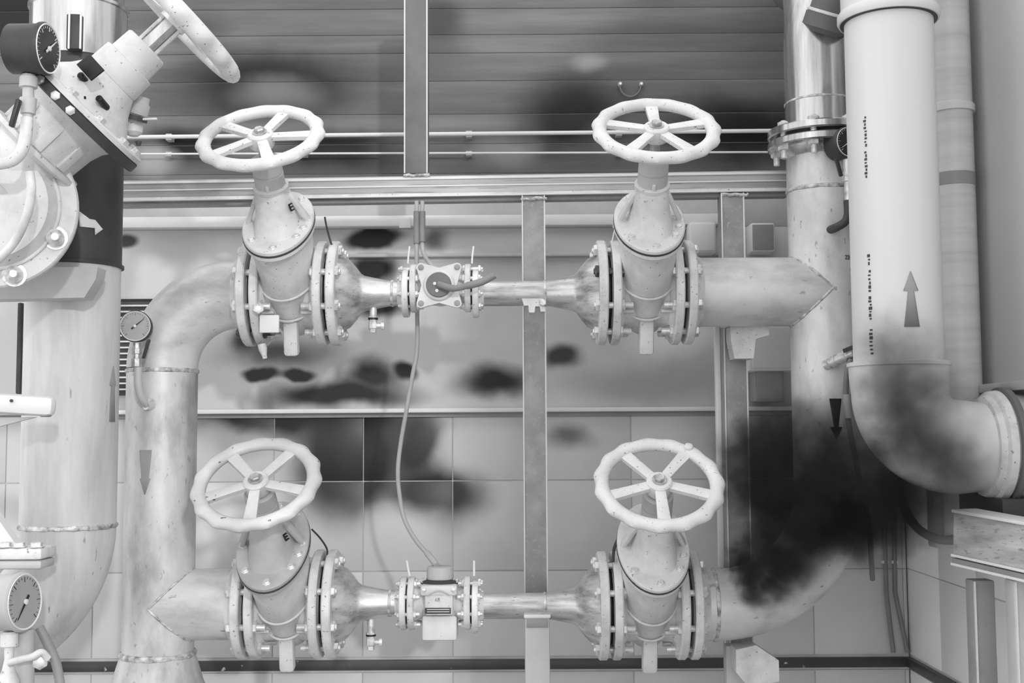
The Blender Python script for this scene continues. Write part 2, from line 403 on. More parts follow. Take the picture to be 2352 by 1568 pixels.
# left dark slot and louvre grille
vg = thing('vent_grille', 'louvred vent grille with pale slats behind the small round gauge', 'vent grille', P(310, 900, YW - .01))
MB().box(P(325, 800, YW - .008), 115 * sW, .012, 215 * sW, bev=.001).build('backing', 'dark', vg)
slat = proto(MB().box(V((0, 0, 0)), 113 * sW, .014, 3.6 * sW, bev=.001), 'slat', 'white')
for k in range(15):
    inst('slat', slat, vg, P(325, 702 + k * 13.7, YW - .018))
tag(MB().box(P(330, 695, YW - .006), 130 * sW, .010, 17 * sW, bev=.001).build('slot_cover', 'jet'), 'black slot cover on the wall above the vent grille', 'cover')
# bail handle on the dark panel
bh = thing('bail_handle', 'thin curved bail handle on the dark upper panel above the right wheel', 'handle', P(1448, 222, YW - .01))
MB().tube([P(1448 + 24 * math.cos(t), 196 + 26 * math.sin(t), YW - .014) for t in [math.pi * i / 12 for i in range(13)]], .0028, 8).build('bail', 'post_dark', bh)
for px in (1424, 1472): MB().lathe(P(px, 196, YW), V((0, -1, 0)), [(0, .006), (.014, .006), (.018, .003)], 12).build('stud', 'bolt', bh)

# ------------------------------------------------------------------ gate valves
TILT = math.radians(42)
HALF = .083
FR = .121
def flange_joint_bolts(par, xj, c, R=.100, n=8, off=math.pi / 8, me=BOLT, flip=False, dark=()):
    for k in range(n):
        a = off + 2 * math.pi * k / n
        o = inst('bolt', BOLTD if k in dark else me, par, V((xj, c.y + R * math.cos(a), c.z + R * math.sin(a))), (random.uniform(0, 1), 0, math.pi if flip else 0))
def gate_valve(label, cx, cy, L, lean, spoke, bodym='cast', wheelm='wheel', letter=True, bon='cast', half=HALF, knob=False):
    c = P(cx, cy, 0)
    rt = thing('gate_valve', label, 'valve', c, 'gate valves of the bypass loop')
    u = V((lean, -math.sin(TILT), math.cos(TILT))).normalized()
    ex = (X - u * X.dot(u)).normalized(); ev = ex.cross(u).normalized()
    # barrel and body column
    MB().lathe(c, X, [(-half + .022, .086), (-half + .03, .082), (-.03, .080), (.03, .080), (half - .03, .082), (half - .022, .086)], 40).build('barrel', bodym, rt)
    MB().ell(c, u, ex, ev, [(-.098, .014, .02), (-.092, .030, .040), (-.075, .044, .062), (-.04, .054, .080), (.0, .0575, .090), (.045, .0605, .097), (.05, .0625, .100), (.12, .0645, .106), (.16, .066, .112), (.172, .069, .118)], 44).build('body', bodym, rt)
    # raised U-shaped rims on the body front
    for hh, rx, rv in ((.055, .0645, .1035), (-.01, .0595, .093)):
        MB().tube([c + u * hh + ex * (rx * math.cos(a)) + ev * (rv * math.sin(a)) for a in [math.pi * (.02 + .96 * i / 20) for i in range(21)]], .0028, 8).build('body_rim', bodym, rt)
    # front guide rib
    MB().box(c + u * -.035 + ev * .082 + V((0, .006, -.022)), .034, .03, .085, (X, V((0, -math.cos(.22), -math.sin(.22))), V((0, -math.sin(.22), math.cos(.22)))), .008).build('guide_rib', bodym, rt)
    for s in (-1, 1):   # side ribs under the barrel
        MB().box(c + V((s * .047, -.066, -.05)), .034, .02, .008, bev=.003).build('side_rib', bodym, rt)
        fl = MB().lathe(c + X * (s * (half - .003)), X * -s, [(0, .088), (.0008, .088), (.001, FR - .003), (.004, FR), (.017, FR), (.020, FR - .003), (.0205, .094), (.03, .084)], 48).build('flange', 'flange', rt)
    # bonnet flange (oval)
    bf = MB().ell(c, u, ex, ev, [(.172, .066, .112), (.173, .0755, .126), (.176, .078, .1285), (.196, .078, .1285), (.199, .0755, .126), (.1995, .05, .08)], 52).build('bonnet_flange', bon, rt)
    MB().ell(c, u, ex, ev, [(.1845, .0786, .1291), (.1855, .0792, .1297), (.1885, .0792, .1297), (.1895, .0786, .1291)], 52).build('bonnet_gasket', 'gasket', rt)
    for a in (.32, .68, 1.05 + .45, -.5 + 2.9, 0.02, 3.12, -.9, -2.24, -1.57):
        p = c + u * .199 + ex * (.064 * math.cos(a)) + ev * (.111 * math.sin(a))
        o = inst('bolt', CAPS, rt, p, u.to_track_quat('Z', 'Y').to_euler())
    # bonnet: faceted cone with a broad front face
    MB().loft([[c + u * h + ex * (rx * math.copysign(abs(math.cos(a)) ** .7, math.cos(a))) + ev * (rv * math.copysign(abs(math.sin(a)) ** .7, math.sin(a)) + dv) for a in [2 * math.pi * j / 40 for j in range(40)]]
               for h, rx, rv, dv in ((.197, .050, .082, .008), (.205, .047, .076, .006), (.235, .041, .058, .002), (.262, .037, .044, 0), (.278, .0345, .038, 0), (.284, .033, .034, 0))]).build('bonnet', bon, rt)
    for s in (-1, 1):
        MB().bar(c + u * .2 + ex * (s * .066), c + u * .268 + ex * (s * .034), .010, .02, u, .003).build('bonnet_rib', bon, rt)
    MB().lathe(c, u, [(.278, .036), (.281, .0385), (.288, .0385), (.291, .034)], 32).build('gland_ring', bodym, rt)
    MB().lathe(c, u, [(.288, .0325), (.318, .0325), (.3185, .0305), (.322, .0305), (.3225, .0325), (.352, .0318), (.354, .029)], 32).build('stem_collar', 'collar', rt)
    MB().box(c + u * .296 + ev * .033, .007, .006, .018, (ex, ev, u), .002).build('collar_lug', 'cast', rt)
    MB().lathe(c, u, [(.35, .011), (L + .012, .011), (L + .014, .009)], 20).build('stem', 'brass', rt)
    # hand wheel
    hc = c + u * L
    R0 = .1195; mb = MB(); rings = []
    n = 120
    for i in range(n):
        a = 2 * math.pi * i / n
        rd = ex * math.cos(a) - ev * math.sin(a)
        wob = .0024 * math.cos(15 * a)
        ring = []
        for j in range(12):
            b_ = 2 * math.pi * j / 12
            rr = .0155 * math.cos(b_); hh = .0125 * math.sin(b_)
            if rr > 0: rr += wob * (rr / .0155)
            ring.append(hc + rd * (R0 + rr) + u * hh)
        rings.append(ring)
    whl = mb.loft(rings, closed=True).build('hand_wheel', wheelm, rt)
    for k in range(5):
        a = spoke + 2 * math.pi * k / 5
        rd = ex * math.cos(a) - ev * math.sin(a); sd_ = u.cross(rd)
        m2 = MB()
        m2.loft([[hc + rd * q + sd_ * (wd * sx) + u * (zz_ + sz * .0055) for sx, sz in ((-1, -.8), (-.8, -1), (.8, -1), (1, -.8), (1, .8), (.8, 1), (-.8, 1), (-1, .8))]
                 for q, wd, zz_ in ((.016, .0105, .0), (.06, .0115, -.001), (.108, .0135, -.002))])
        m2.build('spoke', wheelm, whl)
    MB().lathe(hc, u, [(-.022, .024), (-.018, .027), (.008, .027), (.011, .024), (.0112, .0165)], 28).build('hub', wheelm, whl)
    MB().lathe(hc + u * .0105, u, [(0, .0150), (.003, .0155), (.004, .0115)], 24).build('washer', 'brass', whl)
    MB().lathe(hc + u * .013, u, [(0, .0115), (.007, .0115), (.009, .0095)], 6).build('nut', 'brass', whl)
    if knob:
        rd = ex * math.cos(spoke) - ev * math.sin(spoke)
        MB().lathe(hc + rd * (R0 + .002), u, [(-.012, .011), (.010, .011), (.016, .009), (.018, .005)], 18).build('knob', wheelm, whl)
    if letter:
        pl = c + u * .248 + ex * .037 + ev * .028
        nx = (ex * .75 + ev * .62 + u * .25).normalized(); tx = u.cross(nx).normalized(); ty = nx.cross(tx)
        text('E', rt, pl + nx * .008, .024, tx, ty, 'jet', ext=.002)
    return rt, c
valves = {}
valves['UL'] = gate_valve('pale gate valve with chipped white handwheel above the left bend, on the upper pipe run', 674, 675, .405, -.055, math.radians(72))
valves['UR'] = gate_valve('pale gate valve with scuffed white handwheel on the upper run beside the tall pipe', 1479, 672, .417, 0.0, math.radians(90), letter=False)
valves['LL'] = gate_valve('gate valve with handwheel and bonnet plate greyed as if shaded on the lower run', 664, 1386, .380, -.06, math.radians(56), wheelm='wheel_shaded', bon='cast_shaded')
valves['LR'] = gate_valve('pale gate valve with white handwheel on the lower run near the smoke', 1487, 1389, .381, 0.0, math.radians(54), letter=False, half=.086, knob=True)
cUL, cUR, cLL, cLR = (valves[k][1] for k in ('UL', 'UR', 'LL', 'LR'))
rUL, rUR, rLL, rLR = (valves[k][0] for k in ('UL', 'UR', 'LL', 'LR'))
for r_, c_, h_, d1, d2 in ((rUL, cUL, HALF, (5,), ()), (rUR, cUR, HALF, (3,), ()), (rLL, cLL, HALF, (), ()), (rLR, cLR, .086, (), ())):
    flange_joint_bolts(r_, c_.x - h_ - .003, c_, flip=False, dark=d1)
    flange_joint_bolts(r_, c_.x + h_ + .003, c_, flip=True, dark=d2)
# drain spout and tag plate below the left flange of the upper left valve
MB().lathe(cUL + V((-.066, -.03, -.118)), V((.25, 0, -1)), [(0, .010), (.012, .010), (.026, .006), (.034, .005)], 12).build('drain_spout', 'cast', rUL)
MB().box(cUL + V((-.035, -.098, -.078)), .044, .006, .040, (X, Yv, Z), .006).build('tag_plate', 'white', rUL)
MB().lathe(cUL + V((-.058, -.11, -.045)), V((.25, -1, .1)), [(0, .013), (.012, .013), (.014, .009)], 6).build('plug', 'bolt', rUL)

def weldneck(par, xj, c, s, Rp=.080):
    """flange of a pipe whose face is at xj, neck pointing to s (-1 left, +1 right)"""
    MB().lathe(V((xj + s * .003, c.y, c.z)), X * s, [(0, .088), (.0008, .088), (.001, FR - .003), (.004, FR), (.017, FR), (.020, FR - .003), (.0205, .098), (.034, Rp + .003), (.040, Rp)], 48).build('flange', 'flange', par)
    MB().lathe(V((xj - .0028, c.y, c.z)), X, [(0, .089), (.0056, .089)], 40).build('gasket', 'gasket', par)
def weldring(par, p, axis, R, t=.0035, n=40):
    mb = MB(); u, v = frame(axis); rings = []
    pts = []
    for i in range(n):
        a = 2 * math.pi * i / n; rd = u * math.cos(a) + v * math.sin(a); tt = t * random.uniform(.75, 1.25)
        rings.append([p + rd * (R + tt * math.cos(b_) * .8) + axis * (tt * 1.3 * math.sin(b_)) for b_ in [2 * math.pi * k / 8 for k in range(8)]])
    return mb.loft(rings, closed=True).build('weld_seam', 'weld', par)

# ------------------------------------------------------------------ left pipe: bend, drop, tee
RP = .0795
xLv = P(369, 1100, 0).x
jUL, jLL = cUL.x - HALF - .006, cLL.x - HALF - .006
lp = thing('steel_pipe', 'mottled steel pipe with a wide bend and grey arrow sticker left of the gate valves', 'pipe', V((xLv, 0, .7)))
RB = .172
bc = V((xLv + RB, 0, cUL.z - RB))
pts = arc(bc, X * -1, Z, RB, 0, math.pi / 2, 20)
pts2 = [pts[-1] + X * ((jUL - .03) - pts[-1].x)]
MB().tube(pts + pts2, RP, 40).build('bend', 'pipe_h', lp)
zbot = P(369, 1500, 0).z
MB().tube([V((xLv, 0, bc.z)), V((xLv, 0, zbot))], RP, 44).build('riser', 'pipe', lp)
weldring(lp, V((xLv, 0, bc.z - .005)), Z, RP)
weldring(lp, V((xLv, 0, zbot)), Z, RP + .002, .005)
MB().lathe(V((xLv, 0, zbot)), Z * -1, [(0, RP), (.012, RP + .006), (.06, .100), (.09, .112), (.14, .118), (.5, .118)], 44).build('reducer', 'pipe', lp)
MB().tube([V((xLv, 0, cLL.z)), V((jLL - .03, 0, cLL.z))], RP, 44).build('tee_branch', 'pipe_h', lp)
def saddle(par, xv, zc, s, R=RP):
    pts = []
    for i in range(25):
        a = -math.pi / 2 + math.pi * i / 24
        yy = -R * math.cos(a); pts.append(V((xv + s * abs(R * math.sin(a)), yy * 1.0, zc + R * math.sin(a))))
    MB().tube(pts, [.0032 * random.uniform(.7, 1.2) for _ in pts], 8).build('weld_seam', 'weld', par)
saddle(lp, xLv, cLL.z, 1)
weldneck(lp, jUL + .003, cUL, -1); weldneck(lp, jLL + .003, cLL, -1)
axL = V((xLv, 0, 0))
patch(axL, RP, arrow_rows(P(338, 1033, -.07).z, P(335, 1135, -.07).z, P(336, 1098, -.07).z, .014, .0085, .0125, c=-.034), lp, 'sticker', 'arrow_sticker')

# ------------------------------------------------------------------ reducers and small tube
def reducer(label, xj, c, s, prof, xend, extra=None):
    rt = thing('reducer_pipe', label, 'pipe', V((xj, c.y, c.z)), 'reducer spools')
    MB().lathe(V((xj, c.y, c.z)), X * s, [(.0, .088), (.0008, .088), (.001, FR - .003), (.004, FR), (.018, FR), (.021, FR - .003), (.0212, .09)], 48).build('flange', 'flange', rt)
    MB().lathe(V((xj - s * .0028, c.y, c.z)), X, [(-.0028, .089), (.0028, .089)], 40).build('gasket', 'gasket', rt)
    MB().lathe(V((xj, c.y, c.z)), X * s, prof, 40).build('cone', 'galv', rt)
    x1 = xj + s * prof[-1][0]
    MB().tube([V((x1 - s * .004, c.y, c.z)), V((xend, c.y, c.z))], prof[-1][1], 32).build('tube', 'galv', rt)
    weldring(rt, V((x1, c.y, c.z)), X, prof[-1][1], .0025)
    return rt
PROF = [(.02, .092), (.026, .087), (.042, .078), (.056, .062), (.068, .046), (.076, .041), (.10, .036), (.125, .031), (.14, .029)]
cM = P(1012, 662, 0); cN = P(1011, 1384, 0)
cUm = V((0, 0, (cUL.z + cUR.z) / 2))
jr = {k: c.x + h + .006 for k, c, h in (('UL', cUL, HALF), ('LL', cLL, HALF))}
jl = {k: c.x - h - .006 for k, c, h in (('UR', cUR, HALF), ('LR', cLR, .086))}
xa, xb = P(942, 662, 0).x, P(1084, 662, 0).x       # joint planes of the upper meter
xc, xd = P(937, 1384, 0).x, P(1083, 1384, 0).x     # joint planes of the lower meter
r1 = reducer('galvanised reducer with a small drain cock between the upper left valve and the lever valve', jr['UL'], cUL, 1, PROF, xa - .012)
r2 = reducer('galvanised reducer tapering from the slim tube to the upper right valve', jl['UR'], cUR, -1, PROF, xb + .012)
r3 = reducer('grey reducer with a small drain cock between the lower left gate valve and the flow meter', jr['LL'], cLL, 1, PROF, xc - .012)
r4 = reducer('galvanised reducer on a slim tube between the flow meter and the lower right valve', jl['LR'], cLR, -1, PROF, xd + .012)
SF = .056
def sflange(par, xj, c, s, R=SF):
    MB().lathe(V((xj, c.y, c.z)), X * s, [(.002, R - .002), (.004, R), (.014, R), (.016, R - .002), (.0162, .036), (.028, .030)], 36).build('small_flange', 'flange', par)
sflange(r1, xa, cUL, -1); sflange(r2, xb, cUR, 1); sflange(r3, xc, cLL, -1, .060); sflange(r4, xd, cLR, 1, .060)
def drain(par, px, py0, py1, c):
    top = P(px, py0, -.006); bot = P(px, py1, -.006)
    MB().tube([top + Z * .01, bot], .0085, 14).build('drain_stub', 'bolt', par)
    ck = MB().lathe(bot + Z * .004, Z * -1, [(0, .011), (.006, .011), (.007, .009), (.012, .009), (.013, .0105), (.028, .0105), (.03, .008), (.038, .008)], 8).build('drain_cock', 'bolt', par)
    MB().lathe(bot, Z * -1, [(0, .0115), (.004, .0115)], 16).build('seal', 'jet', ck)
    MB().lathe(bot + V((.008, 0, -.018)), X, [(0, .006), (.010, .006), (.011, .010), (.018, .010)], 10).build('tap', 'bolt', ck)
drain(r1, 857, 697, 730, cUL); drain(r3, 852, 1418, 1456, cLL)
def wire(par, pts, r=.0022, m='dark'):
    MB().tube(spline([P(*p) for p in pts], 5), r, 8).build('earth_wire', m, par)
wire(r1, [(746, 498, -.05), (750, 520, -.05), (758, 550, -.06), (762, 562, -.06)])
wire(r3, [(716, 1215, 0), (735, 1235, -.01), (750, 1258, -.03), (752, 1275, -.04)])
wire(r4, [(1418, 1240, -.06), (1410, 1262, -.06), (1408, 1290, -.07)], .0035)
wire(r2, [(1413, 523, -.03), (1408, 545, -.04), (1405, 560, -.05)], .0016, 'white')
# pipe shoe under the upper slim tube
a = P(1225, 690, 0)
shoe = tag(MB().prism([(-.028, .0), (.028, 0), (.024, -.016), (.027, -.034), (.016, -.034), (.014, -.022), (.004, -.022), (.002, -.036), (-.010, -.036), (-.012, -.02), (-.022, -.02)], V((a.x, a.y + .0, a.z + .006)), X, Z, .05).build('pipe_shoe', 'flange'), 'pale cut pipe shoe under the upper slim tube at the post', 'bracket')
MB().lathe(V((a.x + .021, -.026, a.z - .008)), V((0, -1, 0)), [(0, .009), (.006, .009), (.008, .007)], 6).build('bolt', 'bolt', shoe)

# ------------------------------------------------------------------ lever valve (upper centre)
lv = thing('lever_valve', 'pale square-plate lever valve with a dark round disc and black lever', 'valve', cM - Z * .06)
for xj, s in ((xa, 1), (xb, -1)):
    MB().lathe(V((xj, cM.y, cM.z)), X * s, [(.002, SF - .002), (.004, SF), (.014, SF), (.016, SF - .002), (.0162, .036), (.03, .032)], 36).build('flange', 'flange', lv)
    MB().lathe(V((xj - .002, cM.y, cM.z)), X, [(0, .040), (.004, .040)], 30).build('gasket', 'gasket', lv)
    for k in range(8):
        a = math.pi / 8 + math.pi / 4 * k
        inst('bolt', SBOLT, lv, V((xj, cM.y + .046 * math.cos(a), cM.z + .046 * math.sin(a))), (random.random(), 0, 0 if s > 0 else math.pi))
MB().lathe(V((xa, cM.y, cM.z)), X, [(.02, .034), (.04, .038), (.071, .042), (.102, .038), (.122, .034)], 36).build('body', 'cast', lv)
poly = []
for q in range(4):
    a0 = math.pi / 4 + q * math.pi / 2
    cxx, czz = .041 * math.copysign(1, math.cos(a0)), .041 * math.copysign(1, math.sin(a0))
    for i in range(7):
        t = a0 - .9 + 1.8 * i / 6
        poly.append((cxx + .010 * math.cos(t), czz + .010 * math.sin(t)))
    a1 = a0 + math.pi / 4
    poly.append((.040 * math.cos(a1), .040 * math.sin(a1)))
pc = V((cM.x, -.052, cM.z))
plt = MB().prism(poly, pc, X, Z, .014).build('top_plate', 'cast', lv)
for sx in (-1, 1):
    for sz in (-1, 1):
        MB().lathe(pc + V((sx * .041, -.007, sz * .041)), V((0, -1, 0)), [(0, .0065), (.003, .0065), (.004, .005)], 16).build('screw', 'midgrey', plt)
MB().lathe(V((cM.x, -.045, cM.z)), V((0, -1, 0)), [(0, .036), (.016, .036), (.020, .033), (.021, .031)], 36).build('neck_ring', 'cast', lv)
MB().lathe(V((cM.x, -.064, cM.z)), V((0, -1, 0)), [(0, .0285), (.006, .0285), (.008, .027)], 36).build('disc', 'post_dark', lv)
for dx, dz in ((-.009, .002), (-.004, -.014)):
    MB().lathe(V((cM.x + dx, -.072, cM.z + dz)), V((0, -1, 0)), [(0, .0038), (.002, .0038), (.003, .002)], 12).build('screw', 'white', lv)
lev = MB().tube(spline([V((cM.x, -.076, cM.z)), P(1040, 662, -.09), P(1068, 657, -.10), P(1106, 647, -.10), P(1136, 631, -.10)], 6), [.008] * 7 + [.007] * 6 + [.0085] * 12, 12).build('lever', 'hose', lv)
for (px, yy) in ((940, 605), (1087, 605)):
    a = P(px - 3, yy, -.02); MB().tube([a, a + V((.001, 0, .018)), a + V((.004, 0, .040))], .0022, 8).build('tag_wire', 'white', lv)

# ------------------------------------------------------------------ flow meter (lower centre)
fm = thing('flow_meter', 'small pale flow meter with a dark rating plate between two flanges', 'flow meter', cN - Z * .07)
for xj, s in ((xc, 1), (xd, -1)):
    MB().lathe(V((xj, cN.y, cN.z)), X * s, [(.002, .058), (.004, .060), (.014, .060), (.016, .058), (.0162, .040), (.034, .034)], 36).build('flange', 'flange', fm)
    MB().lathe(V((xj - .002, cN.y, cN.z)), X, [(0, .045), (.004, .045)], 30).build('gasket', 'gasket', fm)
    for k in range(8):
        a = math.pi / 8 + math.pi / 4 * k
        inst('bolt', SBOLT, fm, V((xj, cN.y + .049 * math.cos(a), cN.z + .049 * math.sin(a))), (random.random(), 0, 0 if s > 0 else math.pi))
MB().lathe(V((xc, cN.y, cN.z)), X, [(.02, .036), (.035, .033), (.111, .033), (.126, .036)], 36).build('tube', 'cast', fm)
hs = MB().box(V((cN.x, -.015, cN.z + .004)), .064, .075, .050, bev=.006).build('housing', 'cast', fm)
MB().box(V((cN.x, -.018, cN.z + .034)), .082, .075, .024, bev=.006).build('cover', 'cast', fm)
MB().tube([V((cN.x - .026 + .0052 * i, -.056, cN.z + .024 + .010 * math.sin(math.pi * i / 10))) for i in range(11)], .0022, 8).build('cover_rim', 'collar', fm)
for s in (-1, 1):
    MB().lathe(V((cN.x + s * .033, -.055, cN.z + .036)), V((0, -1, 0)), [(0, .005), (.004, .005), (.005, .003)], 6).build('screw', 'bolt', fm)
    MB().lathe(V((cN.x + s * .036, -.02, cN.z + .048)), Z, [(0, .007), (.008, .007), (.010, .004)], 6).build('screw', 'bolt', fm)
MB().ell(V((cN.x, -.01, cN.z + .044)), Z, X, Yv, [(0, .042, .034), (.008, .043, .035), (.010, .040, .032)], 36).build('dark_ring', 'dark', fm)
MB().lathe(V((cN.x, .0, cN.z + .05)), Z, [(0, .031), (.03, .030), (.032, .027)], 32).build('turret', 'lightgrey', fm)
MB().box(V((cN.x, 0, cN.z - .052)), .078, .06, .055, bev=.005).build('lower_case', 'cast', fm)
pl = MB().box(V((cN.x - .002, -.0535, cN.z - .010)), .058, .002, .013, bev=.0006).build('rating_plate', 'dark', fm)
for dz in (.003, -.002):
    MB().box(V((cN.x - .001, -.0548, cN.z - .010 + dz)), .050, .0008, .0014).build('print_line', 'white', pl)
text('68', hs, V((cN.x - .003, -.0530, cN.z + .014)), .012, X, Z, 'midgrey')
for (px, dx) in ((941, -.004), (1089, 0)):
    a = P(px, 1322, -.02); MB().tube([a, a + V((dx, 0, .018)), a + V((dx * 1.6, 0, .034))], .0025, 8).build('tag_wire', 'white', fm)

# ------------------------------------------------------------------ right steel pipe
xRv = P(1893, 660, 0).x
rp = thing('steel_pipe', 'tall steel pipe with flanges and black down arrow, curving into the lower right valve', 'pipe', V((xRv, 0, .7)))
RB2 = .26
jUR, jLR = cUR.x + HALF + .006, cLR.x + .086 + .006
bc2 = V((xRv - RB2, 0, cLR.z + RB2))
pts = [V((jLR + .03, 0, cLR.z))] + arc(bc2, Z * -1, X, RB2, 0, math.pi / 2, 22)
MB().tube(pts, RP, 44).build('bend', 'pipe_h', rp)
zfl = P(1858, 322, 0).z                                   # flange joint at the top
MB().tube([V((xRv, 0, bc2.z)), V((xRv, 0, zfl - .03))], RP, 44).build('riser', 'pipe', rp)
MB().tube([V((xRv, 0, cUR.z)), V((jUR + .03, 0, cUR.z))], RP, 44).build('tee_branch', 'pipe_h', rp)
saddle(rp, xRv, cUR.z, -1)
weldneck(rp, jUR - .003, cUR, 1); weldneck(rp, jLR - .003, cLR, 1)
weldring(rp, V((xRv, 0, P(1880, 430, -.05).z)), Z, RP)
weldring(rp, V((bc2.x - .01, 0, cLR.z)), X, RP)
axR = V((xRv, 0, 0))
MB().lathe(V((xRv, 0, zfl - .003)), Z * -1, [(0, .088), (.001, FR - .003), (.004, FR), (.017, FR), (.020, FR - .003), (.0205, .098), (.036, RP + .002), (.042, RP)], 48).build('flange', 'chrome', rp)
patch(axR, RP, arrow_rows(P(1922, 915, -.08).z, P(1922, 1008, -.08).z, P(1922, 980, -.08).z, .0135, .005, .0135, c=.018), rp, 'jet', 'arrow_sticker')
# number strip
f_ = (CL - axR); f_.z = 0; f_.normalize(); r_t = V((-f_.y, f_.x, 0))
th = .75; nrm = f_ * math.cos(th) + r_t * math.sin(th)
text('224', rp, axR + nrm * (RP + .001) + Z * P(1950, 590, -.08).z, .014, Z.cross(nrm).normalized(), Z, 'dark')
# upper flanged bend above the joint
up = thing('steel_pipe', 'bright steel bend bolted on top of the tall right pipe', 'pipe', V((xRv, 0, zfl)))
MB().lathe(V((xRv, 0, zfl + .003)), Z, [(0, .088), (.001, FR - .003), (.004, FR), (.017, FR), (.020, FR - .003), (.0205, .094), (.03, RP)], 48).build('flange', 'chrome', up)
MB().lathe(V((xRv, 0, zfl - .0028)), Z, [(0, .089), (.0056, .089)], 40).build('gasket', 'gasket', up)
zt = P(1870, 110, 0).z
MB().tube([V((xRv, 0, zfl + .02)), V((xRv, 0, zt))] + [V((xRv, 0, zt)) + V((0.02 * math.sin(t) , .25 * (1 - math.cos(t)), .25 * math.sin(t))) for t in [math.pi / 2 * i / 12 for i in range(1, 13)]], RP, 44).build('bend', 'chrome', up)
weldring(up, V((xRv, 0, P(1870, 225, -.05).z)), Z, RP, .002)
# slanting branch collar
a, b_ = P(1905, 100, -.11), P(1935, -60, -.20)
dd = V((-.26, .40, -.88)).normalized(); o_ = P(1896, 66, -.07)
MB().lathe(o_ - dd * .3, dd, [(0, .050), (.27, .050), (.271, .055), (.30, .055), (.304, .046), (.312, .03)], 36).build('branch', 'post_dark', up)
MB().lathe(o_ - dd * .3, dd, [(.262, .0515), (.264, .054), (.268, .054), (.27, .0515)], 36).build('branch_ring', 'flange', up)
for k in range(8):
    a = math.pi / 8 + math.pi / 4 * k
    inst('bolt', BOLT, rp, V((xRv + .102 * math.cos(a), .102 * math.sin(a), zfl)), (0, math.pi / 2, 0))

# ------------------------------------------------------------------ gauges
def gauge(label, c, nrm, R, dp, dialm='dial', case='dark', bez='chrome', ptr=2.2, hub='white', name='pressure_gauge', root=None):
    rt = root or thing(name, label, 'gauge', c - Z * R)
    u, v = frame(nrm, Z); rgt = u.cross(nrm) * 1
    MB().lathe(c - nrm * dp, nrm, [(0, R * .86), (.003, R * .97), (dp * .9, R * .97), (dp * .92, R * 1.03), (dp, R * 1.03), (dp + .003, R * .98), (dp + .0032, R * .9)], 44).build('case', case, rt)
    MB().lathe(c, nrm, [(.001, R * .93), (.004, R * .97), (.0055, R * .95), (.004, R * .9)], 44, caps=False).build('bezel', bez, rt)
    MB().lathe(c, nrm, [(0, R * .92), (.0038, R * .92)], 44).build('dial', dialm, rt)
    mk = MB()
    for k in range(25):
        a = math.radians(-45 + 270 * k / 24)
        d = rgt * math.cos(a) + u * math.sin(a); l0 = .68 if k % 4 == 0 else .78
        mk.bar(c + nrm * .0042 + d * R * l0, c + nrm * .0042 + d * R * .86, R * (.045 if k % 4 == 0 else .02), .0006, nrm, 0)
    mk.build('scale_marks', 'white' if dialm == 'dial_dark' else 'dark', rt)
    d = rgt * math.cos(ptr) + u * math.sin(ptr); n2 = nrm.cross(d)
    MB().prism([(-.28 * R, -.05 * R), (-.28 * R, .05 * R), (0, .04 * R), (.74 * R, .008 * R), (.74 * R, -.008 * R), (0, -.04 * R)], c + nrm * .006, d, n2, .001).build('pointer', 'white' if dialm == 'dial_dark' else 'jet', rt)
    MB().lathe(c + nrm * .005, nrm, [(0, R * .1), (.003, R * .1), (.004, R * .06)], 16).build('pointer_hub', hub, rt)
    return rt
gc = P(311, 749, -.13)
g1 = gauge('small round grey gauge on a bent tube beside the left bend', gc, V((.12, -1, 0)).normalized(), 36 * S(-.13), .03, ptr=math.radians(40), case='dark', bez='white')
MB().lathe(gc + V((.0, .012, -.036)), Z * -1, [(0, .009), (.012, .009), (.013, .012), (.024, .012), (.025, .008), (.034, .008), (.035, .012), (.052, .012), (.053, .008)], 8).build('cock', 'brass', g1)
MB().tube(spline([P(317, 840, -.115), P(317, 870, -.115), P(319, 895, -.112), P(328, 918, -.10), P(340, 930, -.08), P(352, 930, -.06)], 6), .0085, 14).build('siphon_tube', 'collar', g1)
MB().lathe(P(338, 928, -.085), V((.6, .7, 0)), [(-.004, .013), (.012, .013)], 14).build('union_nut', 'bolt', g1)
MB().bar(P(330, 822, -.125), P(342, 780, -.14), .012, .006, V((0, -1, 0)), .002).build('cock_lever', 'dark', g1)
# gauge on the tall right pipe
gc2 = P(1947, 327, -.12)
g2 = gauge('dark dial gauge half hidden behind the white plastic pipe', gc2, V((.45, -1, 0)).normalized(), 36 * S(-.12), .045, dialm='dial_dark', ptr=math.radians(215), case='dark', bez='white')
MB().bar(P(1920, 362, -.13), P(1932, 405, -.12), .010, .008, V((0, -1, 0)), .002).build('cock_lever', 'black', g2)
MB().lathe(P(1946, 366, -.11), Z * -1, [(0, .009), (.03, .009), (.031, .013), (.05, .013), (.051, .008), (.1, .008)], 8).build('cock', 'bolt', g2)
MB().tube(spline([P(1947, 460, -.11), P(1948, 490, -.11), P(1942, 508, -.11), P(1925, 520, -.10), P(1906, 528, -.075)], 6), .0095, 14).build('siphon_tube', 'dark', g2)
# small drain cock on the tall right pipe
bv = thing('drain_valve', 'small silver drain valve with black lever on the tall right pipe', 'valve', P(1905, 838, -.09))
a, b_ = P(1896, 838, -.075), P(1968, 806, -.14); dd = (b_ - a).normalized()
MB().lathe(a, dd, [(0, .012), (.012, .012), (.013, .009), (.018, .009), (.019, .013), (.032, .013), (.033, .010), (.042, .010), (.043, .013), (.06, .013), (.061, .01), (.08, .01)], 10).build('body', 'bolt', bv)
MB().bar(P(1937, 806, -.13), P(1972, 792, -.16), .009, .004, Z, .001).build('lever', 'black', bv)
MB().lathe(P(1955, 820, -.12), V((.2, -.6, -1)), [(0, .013), (.018, .013), (.024, .006)], 12).build('outlet', 'dark', bv)
